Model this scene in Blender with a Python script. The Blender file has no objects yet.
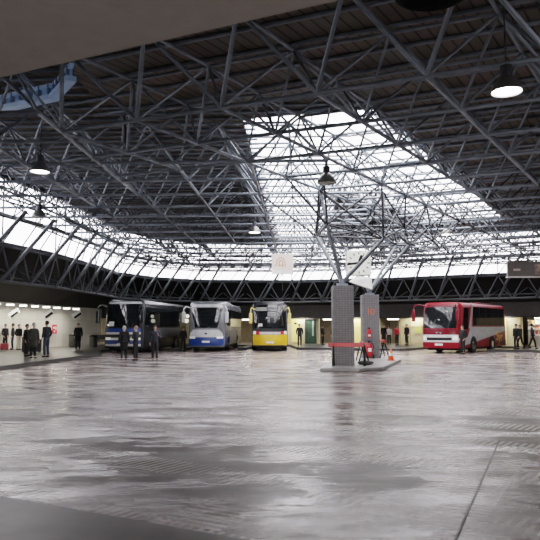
import bpy, bmesh, math, random
from mathutils import Vector, Matrix
from mathutils.geometry import tessellate_polygon
random.seed(7)
scn = bpy.context.scene
COL = scn.collection
PI = math.pi

# ------------------------------------------------------------------ materials
MATS = {}
def mat(name, col, rough=0.5, metal=0.0, var=0.12, scale=3.0, emit=None, estr=0.0, spec=0.5, bump=0.0):
    if name in MATS: return MATS[name]
    m = bpy.data.materials.new(name); m.use_nodes = True
    nt = m.node_tree; N = nt.nodes; Lk = nt.links
    b = N['Principled BSDF']
    tc = N.new('ShaderNodeTexCoord'); nz = N.new('ShaderNodeTexNoise')
    nz.inputs['Scale'].default_value = scale; nz.inputs['Detail'].default_value = 4
    Lk.new(tc.outputs['Object'], nz.inputs['Vector'])
    rp = N.new('ShaderNodeValToRGB')
    lo = [max(0, c*(1-var)) for c in col]; hi = [min(1, c*(1+var)) for c in col]
    rp.color_ramp.elements[0].color = (*lo, 1); rp.color_ramp.elements[1].color = (*hi, 1)
    rp.color_ramp.elements[0].position = 0.3; rp.color_ramp.elements[1].position = 0.7
    Lk.new(nz.outputs['Fac'], rp.inputs['Fac']); Lk.new(rp.outputs['Color'], b.inputs['Base Color'])
    b.inputs['Roughness'].default_value = rough; b.inputs['Metallic'].default_value = metal
    b.inputs['Specular IOR Level'].default_value = spec
    if emit:
        b.inputs['Emission Color'].default_value = (*emit, 1); b.inputs['Emission Strength'].default_value = estr
    if bump:
        bp = N.new('ShaderNodeBump'); bp.inputs['Strength'].default_value = bump; bp.inputs['Distance'].default_value = 0.02
        Lk.new(nz.outputs['Fac'], bp.inputs['Height']); Lk.new(bp.outputs['Normal'], b.inputs['Normal'])
    MATS[name] = m
    return m

def glass_mat(name, tint=(0.95, 0.97, 1.0), gl=0.08, rough=0.03):
    if name in MATS: return MATS[name]
    m = bpy.data.materials.new(name); m.use_nodes = True
    nt = m.node_tree; N = nt.nodes; Lk = nt.links
    N.remove(N['Principled BSDF'])
    t = N.new('ShaderNodeBsdfTransparent'); g = N.new('ShaderNodeBsdfGlossy'); mx = N.new('ShaderNodeMixShader')
    nz = N.new('ShaderNodeTexNoise'); nz.inputs['Scale'].default_value = 0.8
    tc = N.new('ShaderNodeTexCoord'); Lk.new(tc.outputs['Object'], nz.inputs['Vector'])
    rp = N.new('ShaderNodeValToRGB')
    rp.color_ramp.elements[0].color = (*[c*0.85 for c in tint], 1); rp.color_ramp.elements[1].color = (*tint, 1)
    Lk.new(nz.outputs['Fac'], rp.inputs['Fac']); Lk.new(rp.outputs['Color'], t.inputs['Color'])
    g.inputs['Roughness'].default_value = rough; mx.inputs[0].default_value = gl
    Lk.new(t.outputs[0], mx.inputs[1]); Lk.new(g.outputs[0], mx.inputs[2])
    Lk.new(mx.outputs[0], N['Material Output'].inputs['Surface'])
    MATS[name] = m
    return m

def stripe_mat(name, col, groove, direction, period, rough=0.6, width=0.12):
    """Ribbed sheet: dark grooves running along `direction` (degrees from +Y to the right)."""
    m = bpy.data.materials.new(name); m.use_nodes = True
    nt = m.node_tree; N = nt.nodes; Lk = nt.links; b = N['Principled BSDF']
    tc = N.new('ShaderNodeTexCoord'); mp = N.new('ShaderNodeMapping'); sx = N.new('ShaderNodeSeparateXYZ')
    mp.inputs['Rotation'].default_value = (0, 0, math.radians(direction))
    Lk.new(tc.outputs['Object'], mp.inputs['Vector']); Lk.new(mp.outputs['Vector'], sx.inputs[0])
    d = N.new('ShaderNodeMath'); d.operation = 'DIVIDE'; d.inputs[1].default_value = period
    fr = N.new('ShaderNodeMath'); fr.operation = 'FRACT'
    Lk.new(sx.outputs['X'], d.inputs[0]); Lk.new(d.outputs[0], fr.inputs[0])
    rp = N.new('ShaderNodeValToRGB'); rp.color_ramp.elements[0].position = width; rp.color_ramp.elements[1].position = width+0.08
    rp.color_ramp.elements[0].color = (*groove, 1); rp.color_ramp.elements[1].color = (*col, 1)
    Lk.new(fr.outputs[0], rp.inputs['Fac'])
    nz = N.new('ShaderNodeTexNoise'); nz.inputs['Scale'].default_value = 0.5; Lk.new(tc.outputs['Object'], nz.inputs['Vector'])
    mx = N.new('ShaderNodeMixRGB'); mx.blend_type = 'MULTIPLY'; mx.inputs[0].default_value = 0.35
    Lk.new(rp.outputs['Color'], mx.inputs[1]); Lk.new(nz.outputs['Color'], mx.inputs[2])
    Lk.new(mx.outputs[0], b.inputs['Base Color']); b.inputs['Roughness'].default_value = rough
    bp = N.new('ShaderNodeBump'); bp.inputs['Strength'].default_value = 0.5; bp.inputs['Distance'].default_value = 0.05
    Lk.new(rp.outputs['Color'], bp.inputs['Height']); Lk.new(bp.outputs['Normal'], b.inputs['Normal'])
    return m

def tile_mat(name, col, mortar, sx, sy, rough=0.6):
    m = bpy.data.materials.new(name); m.use_nodes = True
    nt = m.node_tree; N = nt.nodes; Lk = nt.links; b = N['Principled BSDF']
    tc = N.new('ShaderNodeTexCoord'); sp = N.new('ShaderNodeSeparateXYZ'); ad = N.new('ShaderNodeMath'); cb = N.new('ShaderNodeCombineXYZ')
    Lk.new(tc.outputs['Object'], sp.inputs[0]); Lk.new(sp.outputs['X'], ad.inputs[0]); Lk.new(sp.outputs['Y'], ad.inputs[1])
    Lk.new(ad.outputs[0], cb.inputs['X']); Lk.new(sp.outputs['Z'], cb.inputs['Y'])
    br = N.new('ShaderNodeTexBrick'); br.offset = 0.0
    br.inputs['Scale'].default_value = 1.0; br.inputs['Brick Width'].default_value = sx; br.inputs['Row Height'].default_value = sy
    br.inputs['Mortar Size'].default_value = 0.008; br.inputs['Color1'].default_value = (*col, 1)
    br.inputs['Color2'].default_value = (*[c*0.82 for c in col], 1); br.inputs['Mortar'].default_value = (*mortar, 1)
    Lk.new(cb.outputs[0], br.inputs['Vector']); Lk.new(br.outputs['Color'], b.inputs['Base Color'])
    b.inputs['Roughness'].default_value = rough
    return m

def floor_mat():
    m = bpy.data.materials.new('wet_concrete'); m.use_nodes = True
    nt = m.node_tree; N = nt.nodes; Lk = nt.links; b = N['Principled BSDF']
    tc = N.new('ShaderNodeTexCoord')
    def noise(scale, detail=5, rough=0.6, sc=(1, 1, 1), rot=0, dist=0.0):
        mp = N.new('ShaderNodeMapping'); mp.inputs['Scale'].default_value = sc; mp.inputs['Rotation'].default_value = (0, 0, rot)
        nz = N.new('ShaderNodeTexNoise'); nz.inputs['Scale'].default_value = scale; nz.inputs['Detail'].default_value = detail
        nz.inputs['Roughness'].default_value = rough; nz.inputs['Distortion'].default_value = dist
        Lk.new(tc.outputs['Object'], mp.inputs['Vector']); Lk.new(mp.outputs['Vector'], nz.inputs['Vector'])
        return nz.outputs['Fac']
    def ramp(inp, a, bb, ca=(0, 0, 0), cb=(1, 1, 1)):
        r = N.new('ShaderNodeValToRGB'); r.color_ramp.elements[0].position = a; r.color_ramp.elements[1].position = bb
        r.color_ramp.elements[0].color = (*ca, 1); r.color_ramp.elements[1].color = (*cb, 1)
        Lk.new(inp, r.inputs['Fac']); return r.outputs['Color']
    def mth(op, a, c, clamp=False):
        n = N.new('ShaderNodeMath'); n.operation = op; n.use_clamp = clamp
        for i, v in enumerate((a, c)):
            if isinstance(v, (int, float)): n.inputs[i].default_value = v
            else: Lk.new(v, n.inputs[i])
        return n.outputs[0]
    def mix(fac, a, c):
        n = N.new('ShaderNodeMixRGB')
        if isinstance(fac, (int, float)): n.inputs[0].default_value = fac
        else: Lk.new(fac, n.inputs[0])
        for i, v in ((1, a), (2, c)):
            if isinstance(v, tuple): n.inputs[i].default_value = (*v, 1)
            else: Lk.new(v, n.inputs[i])
        return n.outputs[0]
    def spot(x, y, rx, ry, rot):
        mp = N.new('ShaderNodeMapping'); mp.vector_type = 'TEXTURE'
        mp.inputs['Location'].default_value = (x, y, 0); mp.inputs['Scale'].default_value = (rx, ry, 1000); mp.inputs['Rotation'].default_value = (0, 0, rot)
        Lk.new(tc.outputs['Object'], mp.inputs['Vector'])
        g = N.new('ShaderNodeTexGradient'); g.gradient_type = 'SPHERICAL'; Lk.new(mp.outputs['Vector'], g.inputs['Vector'])
        return g.outputs['Fac']
    big = noise(0.25, 5); mid = noise(1.5, 9, 0.72, (0.4, 1, 1), math.radians(-20)); fine = noise(14, 8, 0.75)
    # brown, less wet stains where coaches have driven mud in
    stains = None
    for s in STAINS:
        v = spot(*s)
        stains = v if stains is None else mth('MAXIMUM', stains, v)
    st = ramp(mth('ADD', mth('MULTIPLY', stains, 1.1), mth('MULTIPLY', mth('SUBTRACT', mid, 0.5), 3.2)), 0.22, 0.55)
    speck = noise(26, 4, 0.8); med = noise(4.5, 8, 0.75, (0.6, 1, 1), math.radians(-25))
    wet = ramp(mth('ADD', mth('MULTIPLY', mid, 0.75), mth('MULTIPLY', med, 0.25)), 0.46, 0.54)
    base = mix(ramp(big, 0.35, 0.65), (0.150, 0.120, 0.114), (0.215, 0.176, 0.169))
    base = mix(mth('MULTIPLY', ramp(med, 0.5, 0.62), 0.6), base, (0.085, 0.07, 0.065))
    base = mix(mth('MULTIPLY', ramp(speck, 0.5, 0.68), 0.5), base, (0.36, 0.32, 0.315))
    base = mix(mth('MULTIPLY', st, 0.72), base, (0.060, 0.048, 0.037))
    # tread prints: short parallel bars inside the stains
    def tread(rot, off):
        mp = N.new('ShaderNodeMapping'); mp.inputs['Rotation'].default_value = (0, 0, rot)
        Lk.new(tc.outputs['Object'], mp.inputs['Vector'])
        w = N.new('ShaderNodeTexWave'); w.wave_type = 'BANDS'; w.bands_direction = 'X'; w.inputs['Scale'].default_value = 3.2
        w.inputs['Distortion'].default_value = 0.6
        Lk.new(mp.outputs['Vector'], w.inputs['Vector'])
        sx = N.new('ShaderNodeSeparateXYZ'); Lk.new(mp.outputs['Vector'], sx.inputs[0])
        lane = mth('FRACT', mth('ADD', mth('MULTIPLY', sx.outputs['Y'], 0.55), off), 0)
        lane = mth('LESS_THAN', lane, 0.34)
        return mth('MULTIPLY', mth('GREATER_THAN', w.outputs['Fac'], 0.6), lane)
    patch = ramp(noise(0.33, 3), 0.44, 0.5)
    patch2 = ramp(noise(0.41, 3, 0.5, (1, 1, 1), 1.3), 0.5, 0.58)
    tr = mth('ADD', mth('MULTIPLY', tread(math.radians(35), 0.1), patch), mth('MULTIPLY', tread(math.radians(-62), 0.45), patch2), True)
    base = mix(mth('MULTIPLY', tr, mth('MULTIPLY', ramp(fine, 0.3, 0.5), 0.85)), base, (0.55, 0.52, 0.51))
    Lk.new(base, b.inputs['Base Color'])
    r = mth('ADD', mth('MULTIPLY', wet, 0.16), 0.13)
    r = mth('ADD', r, mth('MULTIPLY', st, 0.18)); r = mth('ADD', r, mth('MULTIPLY', tr, 0.12))
    Lk.new(r, b.inputs['Roughness'])
    b.inputs['Specular IOR Level'].default_value = 0.55; b.inputs['IOR'].default_value = 1.42
    bp = N.new('ShaderNodeBump'); bp.inputs['Strength'].default_value = 0.2; bp.inputs['Distance'].default_value = 0.02
    h = mth('ADD', mth('ADD', mth('MULTIPLY', mid, 0.5), mth('MULTIPLY', med, 0.6)), mth('ADD', mth('MULTIPLY', mth('MULTIPLY', fine, wet), 0.5), mth('MULTIPLY', tr, 0.6)))
    Lk.new(h, bp.inputs['Height']); Lk.new(bp.outputs['Normal'], b.inputs['Normal'])
    return m

# ------------------------------------------------------------------ mesh tools
class MB:
    def __init__(s): s.v = []; s.f = []
    def add(s, vs, fs):
        o = len(s.v); s.v += [tuple(v) for v in vs]; s.f += [tuple(i+o for i in f) for f in fs]; return s
    def box(s, c, size, rz=0.0, rx=0.0, ry=0.0):
        M = Matrix.Translation(c) @ Matrix.Rotation(rz, 4, 'Z') @ Matrix.Rotation(ry, 4, 'Y') @ Matrix.Rotation(rx, 4, 'X')
        h = [d/2 for d in size]
        vs = [M @ Vector((sx*h[0], sy*h[1], sz*h[2])) for sz in (-1, 1) for sx, sy in ((-1, -1), (1, -1), (1, 1), (-1, 1))]
        return s.add(vs, [(3, 2, 1, 0), (4, 5, 6, 7), (0, 1, 5, 4), (1, 2, 6, 5), (2, 3, 7, 6), (3, 0, 4, 7)])
    def tube(s, a, b, r, n=6, r2=None):
        a = Vector(a); b = Vector(b); d = b-a
        if d.length < 1e-6: return s
        q = d.to_track_quat('Z', 'Y'); r2 = r if r2 is None else r2
        vs = []
        for p, rr in ((a, r), (b, r2)):
            for i in range(n):
                t = 2*PI*i/n; vs.append(p + q @ Vector((rr*math.cos(t), rr*math.sin(t), 0)))
        fs = [(i, (i+1) % n, n+(i+1) % n, n+i) for i in range(n)] + [tuple(range(n-1, -1, -1)), tuple(range(n, 2*n))]
        return s.add(vs, fs)
    def prism(s, pts, z0, z1):
        n = len(pts)
        if sum(pts[i][0]*pts[(i+1) % n][1]-pts[(i+1) % n][0]*pts[i][1] for i in range(n)) < 0: pts = pts[::-1]
        vs = [(x, y, z0) for x, y in pts] + [(x, y, z1) for x, y in pts]
        return s.add(vs, [tuple(range(n-1, -1, -1)), tuple(range(n, 2*n))] + [(i, (i+1) % n, n+(i+1) % n, n+i) for i in range(n)])
    def lathe(s, prof, n=20, c=(0, 0, 0), cap=True):
        vs = []; m = len(prof)
        for r, z in prof:
            for i in range(n):
                t = 2*PI*i/n; vs.append((c[0]+r*math.cos(t), c[1]+r*math.sin(t), c[2]+z))
        fs = [(k*n+i, k*n+(i+1) % n, (k+1)*n+(i+1) % n, (k+1)*n+i) for k in range(m-1) for i in range(n)]
        if cap: fs += [tuple(range(n-1, -1, -1)), tuple(range((m-1)*n, m*n))]
        return s.add(vs, fs)
    def ball(s, c, r, n=10, m=6, sc=(1, 1, 1)):
        prof = [(r*math.sin(PI*k/m)+1e-4, -r*math.cos(PI*k/m)) for k in range(m+1)]
        vs = []
        for rr, z in prof:
            for i in range(n):
                t = 2*PI*i/n; vs.append((c[0]+sc[0]*rr*math.cos(t), c[1]+sc[1]*rr*math.sin(t), c[2]+sc[2]*z))
        fs = [(k*n+i, k*n+(i+1) % n, (k+1)*n+(i+1) % n, (k+1)*n+i) for k in range(m) for i in range(n)]
        return s.add(vs, fs)
    def build(s, name, material, parent=None, smooth=False, bevel=0.0):
        me = bpy.data.meshes.new(name); me.from_pydata(s.v, [], s.f); me.update()
        me.materials.append(material)
        if smooth: me.shade_smooth()
        o = bpy.data.objects.new(name, me); COL.objects.link(o)
        if parent: o.parent = parent
        if bevel:
            md = o.modifiers.new('bevel', 'BEVEL'); md.width = bevel; md.segments = 2; md.limit_method = 'ANGLE'
        return o

def tag(o, label=None, cat=None, group=None, kind=None):
    if label: o['label'] = label
    if cat: o['category'] = cat
    if group: o['group'] = group
    if kind: o['kind'] = kind
    return o
def thing(name, label, cat, loc=(0, 0, 0), rz=0.0, group=None):
    o = bpy.data.objects.new(name, None); COL.objects.link(o); o.empty_display_size = 0.2
    o.location = loc; o.rotation_euler = (0, 0, rz)
    return tag(o, label, cat, group)
def copy_tree(o, parent=None):
    c = o.copy(); COL.objects.link(c)
    if parent: c.parent = parent
    for ch in list(o.children): copy_tree(ch, c)
    return c
def text_mesh(s, size, name, material, parent, loc, rot, depth=0.006):
    cu = bpy.data.curves.new(name, 'FONT'); cu.body = s; cu.size = size; cu.extrude = depth; cu.align_x = 'CENTER'; cu.align_y = 'CENTER'
    t = bpy.data.objects.new(name, cu); COL.objects.link(t)
    dg = bpy.context.evaluated_depsgraph_get(); me = bpy.data.meshes.new_from_object(t.evaluated_get(dg))
    bpy.data.objects.remove(t)
    me.materials.clear(); me.materials.append(material)
    o = bpy.data.objects.new(name, me); COL.objects.link(o)
    o.parent = parent; o.location = loc; o.rotation_euler = rot
    return o

# ------------------------------------------------------------------ camera
cam = bpy.data.cameras.new('camera'); camo = bpy.data.objects.new('camera', cam); COL.objects.link(camo)
PITCH = math.atan(58.5/640)
camo.location = (0, 0, 1.6); camo.rotation_euler = (PI/2+PITCH, 0, 0)
cam.sensor_width = 36; cam.lens = 36*640/540; cam.clip_end = 500
scn.camera = camo
def proj(p):
    y = p[1]*math.cos(PITCH)+(p[2]-1.6)*math.sin(PITCH); z = -p[1]*math.sin(PITCH)+(p[2]-1.6)*math.cos(PITCH)
    if y < 0.5: return None
    return 270+640*p[0]/y, 270-640*z/y, y

# ------------------------------------------------------------------ plan of the hall
EDGE = [(-18, 16), (-15.2, 28), (-14, 33), (-12.9, 38), (-12.4, 45), (-12.2, 51), (-10, 56), (-6.5, 59), (2, 59.5), (10, 57), (18.6, 52), (26, 48), (36, 42)]
WALL = [(-22.5, 16), (-20.8, 30), (-20, 36), (-19.2, 41), (-18.4, 46), (-17.6, 51), (-15.8, 60), (-8, 63.5), (2.5, 62.3), (10.8, 60), (19.8, 55), (27.5, 51), (38, 44.5)]
ZDECK, ZTOP, ZBOT, ZSILL, ZTRUSS = 9.6, 9.35, 7.5, 6.0, 4.05
SKY_HOLE = [(-1.03, 23.8), (0.5, 58), (5.2, 57), (4.0, 37.5), (9.0, 43.3), (12.2, 49.0), (17.0, 46.9), (16.3, 44.8), (3.72, 22.7)]
STAINS = [(-0.95, 7.9, 1.9, 1.7, 0.3), (-0.2, 6.4, 0.9, 1.0, 0.2), (-6.2, 15, 2.6, 3.0, 0.3), (-5.2, 12, 1.9, 1.6, 0.2), (1.0, 7.2, 1.0, 1.3, -0.2), (2.5, 11.5, 1.3, 1.0, 0.1), (1.9, 15, 2.2, 1.2, 0.0), (4.4, 11.2, 1.9, 2.2, 0.2), (-2.6, 9.4, 1.3, 0.7, 0.5), (4.1, 8.3, 1.5, 2.6, -0.3), (5.0, 7.4, 2.2, 2.6, -0.3), (3.3, 6.2, 1.2, 1.6, -0.3), (6, 26, 4, 2, -0.4), (-4, 26, 3, 2, 0), (1.5, 20, 2.5, 1.2, 0.3)]

def inside(p, poly):
    x, y = p; r = False; n = len(poly)
    for i in range(n):
        (x1, y1), (x2, y2) = poly[i], poly[(i+1) % n]
        if (y1 > y) != (y2 > y) and x < (x2-x1)*(y-y1)/(y2-y1)+x1: r = not r
    return r
HALL = EDGE + [(36, -9), (-18, -9)]

M_concrete = floor_mat()
M_kerb = mat('kerb_concrete', (0.04, 0.04, 0.04), 0.5, bump=0.2)
M_platform = mat('platform_paving', (0.06, 0.056, 0.053), 0.3, var=0.25, scale=2, bump=0.05)
M_darkslab = mat('dark_slab', (0.095, 0.085, 0.08), 0.36, var=0.6, scale=0.9, spec=0.3, bump=0.15)
M_brownslab = mat('brown_wet_slab', (0.085, 0.072, 0.062), 0.4, var=0.75, scale=0.9, spec=0.3, bump=0.2)
M_deckB = stripe_mat('ribbed_deck_near', (0.15, 0.13, 0.11), (0.03, 0.027, 0.024), 32.9, 0.34)
M_soffit = mat('beige_render', (0.27, 0.245, 0.225), 0.8, var=0.05, scale=8, bump=0.05)
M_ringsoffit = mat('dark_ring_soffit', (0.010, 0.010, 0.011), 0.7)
M_whitewall = tile_mat('white_wall_panels', (0.72, 0.70, 0.63), (0.4, 0.39, 0.35), 1.2, 1.15, 0.5)
M_cream = mat('cream_wall', (0.66, 0.58, 0.36), 0.6, var=0.06, scale=1)
M_fascia = mat('grey_fascia', (0.045, 0.042, 0.04), 0.7)
M_glass = glass_mat('skylight_glass')
M_cglass = glass_mat('clerestory_glass', (0.93, 0.95, 1.0))
M_steel = mat('blue_grey_steel', (0.21, 0.245, 0.29), 0.42, metal=0.35, var=0.2, scale=2)
M_steeld = mat('dark_grey_steel', (0.06, 0.067, 0.078), 0.5, metal=0.3, var=0.2, scale=2)
M_black = mat('black_plastic', (0.010, 0.010, 0.011), 0.5, spec=0.3)
M_rubber = mat('rubber', (0.015, 0.015, 0.015), 0.75)
M_white = mat('white_paint', (0.78, 0.78, 0.76), 0.35)
M_chrome = mat('chrome', (0.7, 0.7, 0.72), 0.15, metal=1.0)
M_tube = mat('lit_tube', (0.9, 0.9, 0.85), 0.4, emit=(1.0, 0.95, 0.82), estr=6)
M_bulb = mat('lit_lamp', (0.9, 0.9, 0.85), 0.4, emit=(1.0, 0.98, 0.9), estr=14)
M_red = mat('red_paint', (0.55, 0.02, 0.03), 0.35)

# ------------------------------------------------------------------ setting
tag(MB().add([(-24, -9, 0), (40, -9, 0), (40, 66, 0), (-24, 66, 0)], [(0, 1, 2, 3)]).build('floor', M_concrete), kind='structure')

# raised platforms around the bays
def plat(pts, name):
    o = tag(MB().prism(pts, -0.02, 0.15).build(name, M_platform), kind='structure')
    n = len(pts)
    return o
PLATS = [[(-10.6, 14), (-10.45, 25), (-10.0, 37.7), (-11.4, 43), (-11.0, 57.6), (1.9, 57.6), (2.2, 49.4), (9.2, 46.1), (15.0, 54.9), (21.4, 51.6), (15.0, 44.2), (18.1, 43.2), (37, 36.5), (37, 44), (27.2, 50.6), (19.6, 54.6), (10.7, 59.6), (2.4, 61.9), (-8, 63), (-15.4, 59.6), (-17.2, 51), (-19.7, 36), (-22.2, 14)]]
for i, pts in enumerate(PLATS):
    tris = tessellate_polygon([[Vector((x, y, 0)) for x, y in pts]])
    vs = [(x, y, 0.15) for x, y in pts]
    m = MB(); m.add(vs, [tuple(t) for t in tris])
    n = len(pts)
    m.add([(x, y, 0) for x, y in pts]+vs, [(k, (k+1) % n, n+(k+1) % n, n+k) for k in range(n)])
    tag(m.build('floor', M_platform), kind='structure')
    kb = MB()
    for k in range(0, 12):
        (x0, y0), (x1, y1) = pts[k], pts[k+1]
        a = Vector((x0, y0)); b = Vector((x1, y1)); d = (b-a).normalized(); nrm = Vector((d.y, -d.x)); c = (a+b)/2 + nrm*0.06
        kb.box((c.x, c.y, 0.077), ((b-a).length+0.2, 0.16, 0.16), math.atan2(d.y, d.x))
    tag(kb.build('trim_1', M_kerb), kind='structure')
for k, (x0, x1, y0) in enumerate([(-7.35, -6.35, 46.5), (-2.45, -1.75, 48.5)]):
    tag(MB().prism([(x0, y0), (x1, y0), (x1+0.6, 57.5), (x0+0.6, 57.5)], 0, 0.16).build('trim_2', M_kerb, bevel=0.03), kind='structure')
# flush slab near the camera, darker than the hall floor, and a joint strip
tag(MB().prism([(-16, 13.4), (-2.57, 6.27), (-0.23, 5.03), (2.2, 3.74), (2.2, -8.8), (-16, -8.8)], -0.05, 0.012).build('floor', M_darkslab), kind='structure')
tag(MB().box((2.36, 7.22, 0.002), (4.78, 0.022, 0.006), math.atan2(4.38, 1.90)).build('trim_5', M_kerb), kind='structure')

# deck with the V shaped rooflight cut out of it
outer = [Vector((x, y, 0)) for x, y in HALL]; hole = [Vector((x, y, 0)) for x, y in SKY_HOLE]
allp = outer+hole
tr = tessellate_polygon([outer, hole])
tag(MB().add([(p.x, p.y, ZDECK) for p in allp], [tuple(t) for t in tr]).build('ceiling', M_deckB), kind='structure')
# upstand round the opening
m = MB(); n = len(SKY_HOLE)
for k in range(n):
    (x0, y0), (x1, y1) = SKY_HOLE[k], SKY_HOLE[(k+1) % n]
    m.add([(x0, y0, ZDECK-0.05), (x1, y1, ZDECK-0.05), (x1, y1, ZDECK+0.35), (x0, y0, ZDECK+0.35)], [(0, 1, 2, 3)])
tag(m.build('trim_3', mat('upstand_grey', (0.5, 0.52, 0.55), 0.5)), kind='structure')
# two arms of rooflight
def rooflight(name, pts, d1, d2, step):
    tris = tessellate_polygon([[Vector((x, y, 0)) for x, y in pts]])
    w = tag(MB().add([(x, y, ZDECK+0.3) for x, y in pts], [tuple(t) for t in tris]).build(name, M_glass), kind='structure')
    fr = MB()
    o = Vector((sum(p[0] for p in pts)/len(pts), sum(p[1] for p in pts)/len(pts)))
    for da, db in ((d1, d2), (d2, d1)):
        for k in range(-40, 41):
            c = o + db*step*k; run = None
            for t in range(-160, 161):
                p = c + da*(t*0.25); ins = inside((p.x, p.y), pts)
                if ins and run is None: run = p.copy()
                if not ins and run is not None:
                    fr.box(((run.x+p.x)/2, (run.y+p.y)/2, ZDECK+0.27), ((p-run).length, 0.05, 0.08), math.atan2(da.y, da.x)); run = None
    fr.build('window_frame', M_steeld, w)
    return w
dA = Vector((2.49, -1.07)).normalized(); dB = Vector((1.47, 2.27)).normalized()
dY = Vector((0.045, 1.0)).normalized(); dX = Vector((1.0, -0.045)).normalized()
rooflight('window_1', [(-1.03, 23.8), (0.5, 58), (5.2, 57), (4.0, 37.5), (3.0, 22.9)], dY, dX, 1.6)
rooflight('window_2', [(3.0, 22.9), (4.0, 37.5), (9.0, 43.3), (12.2, 49.0), (17.0, 46.9), (16.3, 44.8), (3.72, 22.7)], dB, dA, 1.6)
# clerestory: one window per side of the hall, with slanting bars
for k in range(len(EDGE)-1):
    a = Vector(EDGE[k]); b = Vector(EDGE[k+1]); d = b-a; Ln = d.length
    w = tag(MB().add([(a.x, a.y, ZSILL), (b.x, b.y, ZSILL), (b.x, b.y, ZDECK), (a.x, a.y, ZDECK)], [(0, 1, 2, 3)]).build('window_%d' % (k+3), M_cglass), kind='structure')
    fr = MB(); nb = max(2, int(Ln/1.35))
    nin = Vector((d.y, -d.x)).normalized()*0.08
    for q in range(nb+1):
        p = a+d*(q/nb); e = a+d*min(1, (q+0.85)/nb)
        fr.tube((p.x+nin.x, p.y+nin.y, ZSILL), (e.x+nin.x, e.y+nin.y, ZBOT), 0.045, 5)
        fr.tube((p.x+nin.x, p.y+nin.y, ZBOT), (p.x+nin.x, p.y+nin.y, ZDECK), 0.045, 5)
    for z, r in ((ZSILL, 0.12), (ZBOT, 0.13), (8.5, 0.05), (ZDECK-0.1, 0.12)):
        fr.tube((a.x+nin.x, a.y+nin.y, z), (b.x+nin.x, b.y+nin.y, z), r, 6)
    fr.build('window_frame', M_steeld, w)
# soffit of the ring roof and the outer walls
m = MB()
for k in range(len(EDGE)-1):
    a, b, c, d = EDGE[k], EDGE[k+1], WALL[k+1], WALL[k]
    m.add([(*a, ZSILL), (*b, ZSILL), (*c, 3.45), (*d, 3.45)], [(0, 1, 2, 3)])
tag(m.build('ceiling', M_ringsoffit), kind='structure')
m = MB()
for k in range(0, 6):
    a, b = WALL[k], WALL[k+1]
    v = Vector(b)-Vector(a)
    c = (Vector(a)+Vector(b))/2
    m.box((c.x-0.1, c.y, 1.75), (v.length+0.15, 0.2, 3.5), math.atan2(v.y, v.x))
tag(m.build('wall_left', M_whitewall), kind='structure')
tag(MB().box((-20.2, 15.9, 4.8), (5, 0.2, 9.7)).build('wall_side', M_fascia), kind='structure')
tag(MB().box((-18.1, 3.5, 4.8), (0.2, 25, 9.7)).build('wall_near_left', M_fascia), kind='structure')
tag(MB().box((9, -9.1, 6.6), (55, 0.2, 6.2)).build('wall_near', M_fascia), kind='structure')  # unseen wall; the gap below is added to let daylight onto the soffit
tag(MB().box((36.6, 17, 4.8), (0.2, 53, 9.7)).build('wall_right', M_fascia), kind='structure')

# back wall: solid piers, openings, fascia (placed by distance along the wall line)
BW = WALL[6:]
cum = [0]
for k in range(len(BW)-1): cum.append(cum[-1]+(Vector(BW[k+1])-Vector(BW[k])).length)
def bw_at(s, off=0.0):
    for k in range(len(BW)-1):
        if s <= cum[k+1] or k == len(BW)-2:
            t = (s-cum[k])/(cum[k+1]-cum[k]); a = Vector(BW[k]); b = Vector(BW[k+1]); d = (b-a).normalized()
            p = a+(b-a)*t; nrm = Vector((d.y, -d.x))      # towards the hall
            return p+nrm*off, math.atan2(d.y, d.x)
def bw_s(x):
    lo, hi = 0, cum[-1]
    for _ in range(50):
        mid = (lo+hi)/2
        if bw_at(mid)[0].x < x: lo = mid
        else: hi = mid
    return lo
def bw_piece(mb, x0, x1, z0, z1, off, th):
    s0, s1 = bw_s(x0), bw_s(x1); cuts = [s0]+[c for c in cum if s0+0.01 < c < s1-0.01]+[s1]
    for a, b in zip(cuts, cuts[1:]):
        pa = bw_at(a+1e-4, off)[0]; pb = bw_at(b-1e-4, off)[0]; v = pb-pa
        c = (pa+pb)/2
        mb.box((c.x, c.y, (z0+z1)/2), (v.length+0.04, th, z1-z0), math.atan2(v.y, v.x))
OPEN = [(-13.2, -10.5), (-3.0, -1.6), (4.75, 6.35), (10.3, 11.95), (21.3, 24.5), (27, 31)]
edges = [-15.75]+[e for o in OPEN for e in o]+[37.5]
m = MB()
for k in range(0, len(edges), 2): bw_piece(m, edges[k], edges[k+1], 0, 2.55, 0, 0.2)
tag(m.build('wall_back', M_cream), kind='structure')
m = MB(); bw_piece(m, -15.75, 37.5, 2.55, 3.5, 0.02, 0.3); bw_piece(m, -15.75, 37.5, 2.62, 3.8, 1.0, 0.12)
tag(m.build('wall_back_fascia', M_fascia), kind='structure')
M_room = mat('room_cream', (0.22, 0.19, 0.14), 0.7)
for k, (x0, x1) in enumerate(OPEN):       # lit rooms behind the openings
    s0, s1 = bw_s(x0), bw_s(x1); a, ang = bw_at((s0+s1)/2, -2.1); w = s1-s0+1.2
    rm = thing('wall_room', None, None, (a.x, a.y, 0), ang); tag(rm, kind='structure')
    mm = MB(); mm.box((0, 2.0, 1.35), (w, 0.1, 2.7)); mm.box((-w/2, 0, 1.35), (0.1, 4, 2.7)); mm.box((w/2, 0, 1.35), (0.1, 4, 2.7)); mm.box((0, 0, 2.75), (w, 4, 0.1))
    mm.box((0, 0, 0.1), (w, 4, 0.1))
    mm.build('room_lining', M_room, rm)
# the near canopy soffit over the camera
eA = Vector((-1.95, 4.47)); eB = Vector((0.39, 3.37)); ed = (eB-eA).normalized(); en = Vector((-ed.y, ed.x))
p0 = eA-ed*14; p1 = eB+ed*22
tag(MB().prism([tuple(p0), tuple(p1), (p1.x, -8.9), (-17, -8.9), (-17, p0.y-1)], 3.4, 3.75).build('ceiling', M_soffit), kind='structure')

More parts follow.
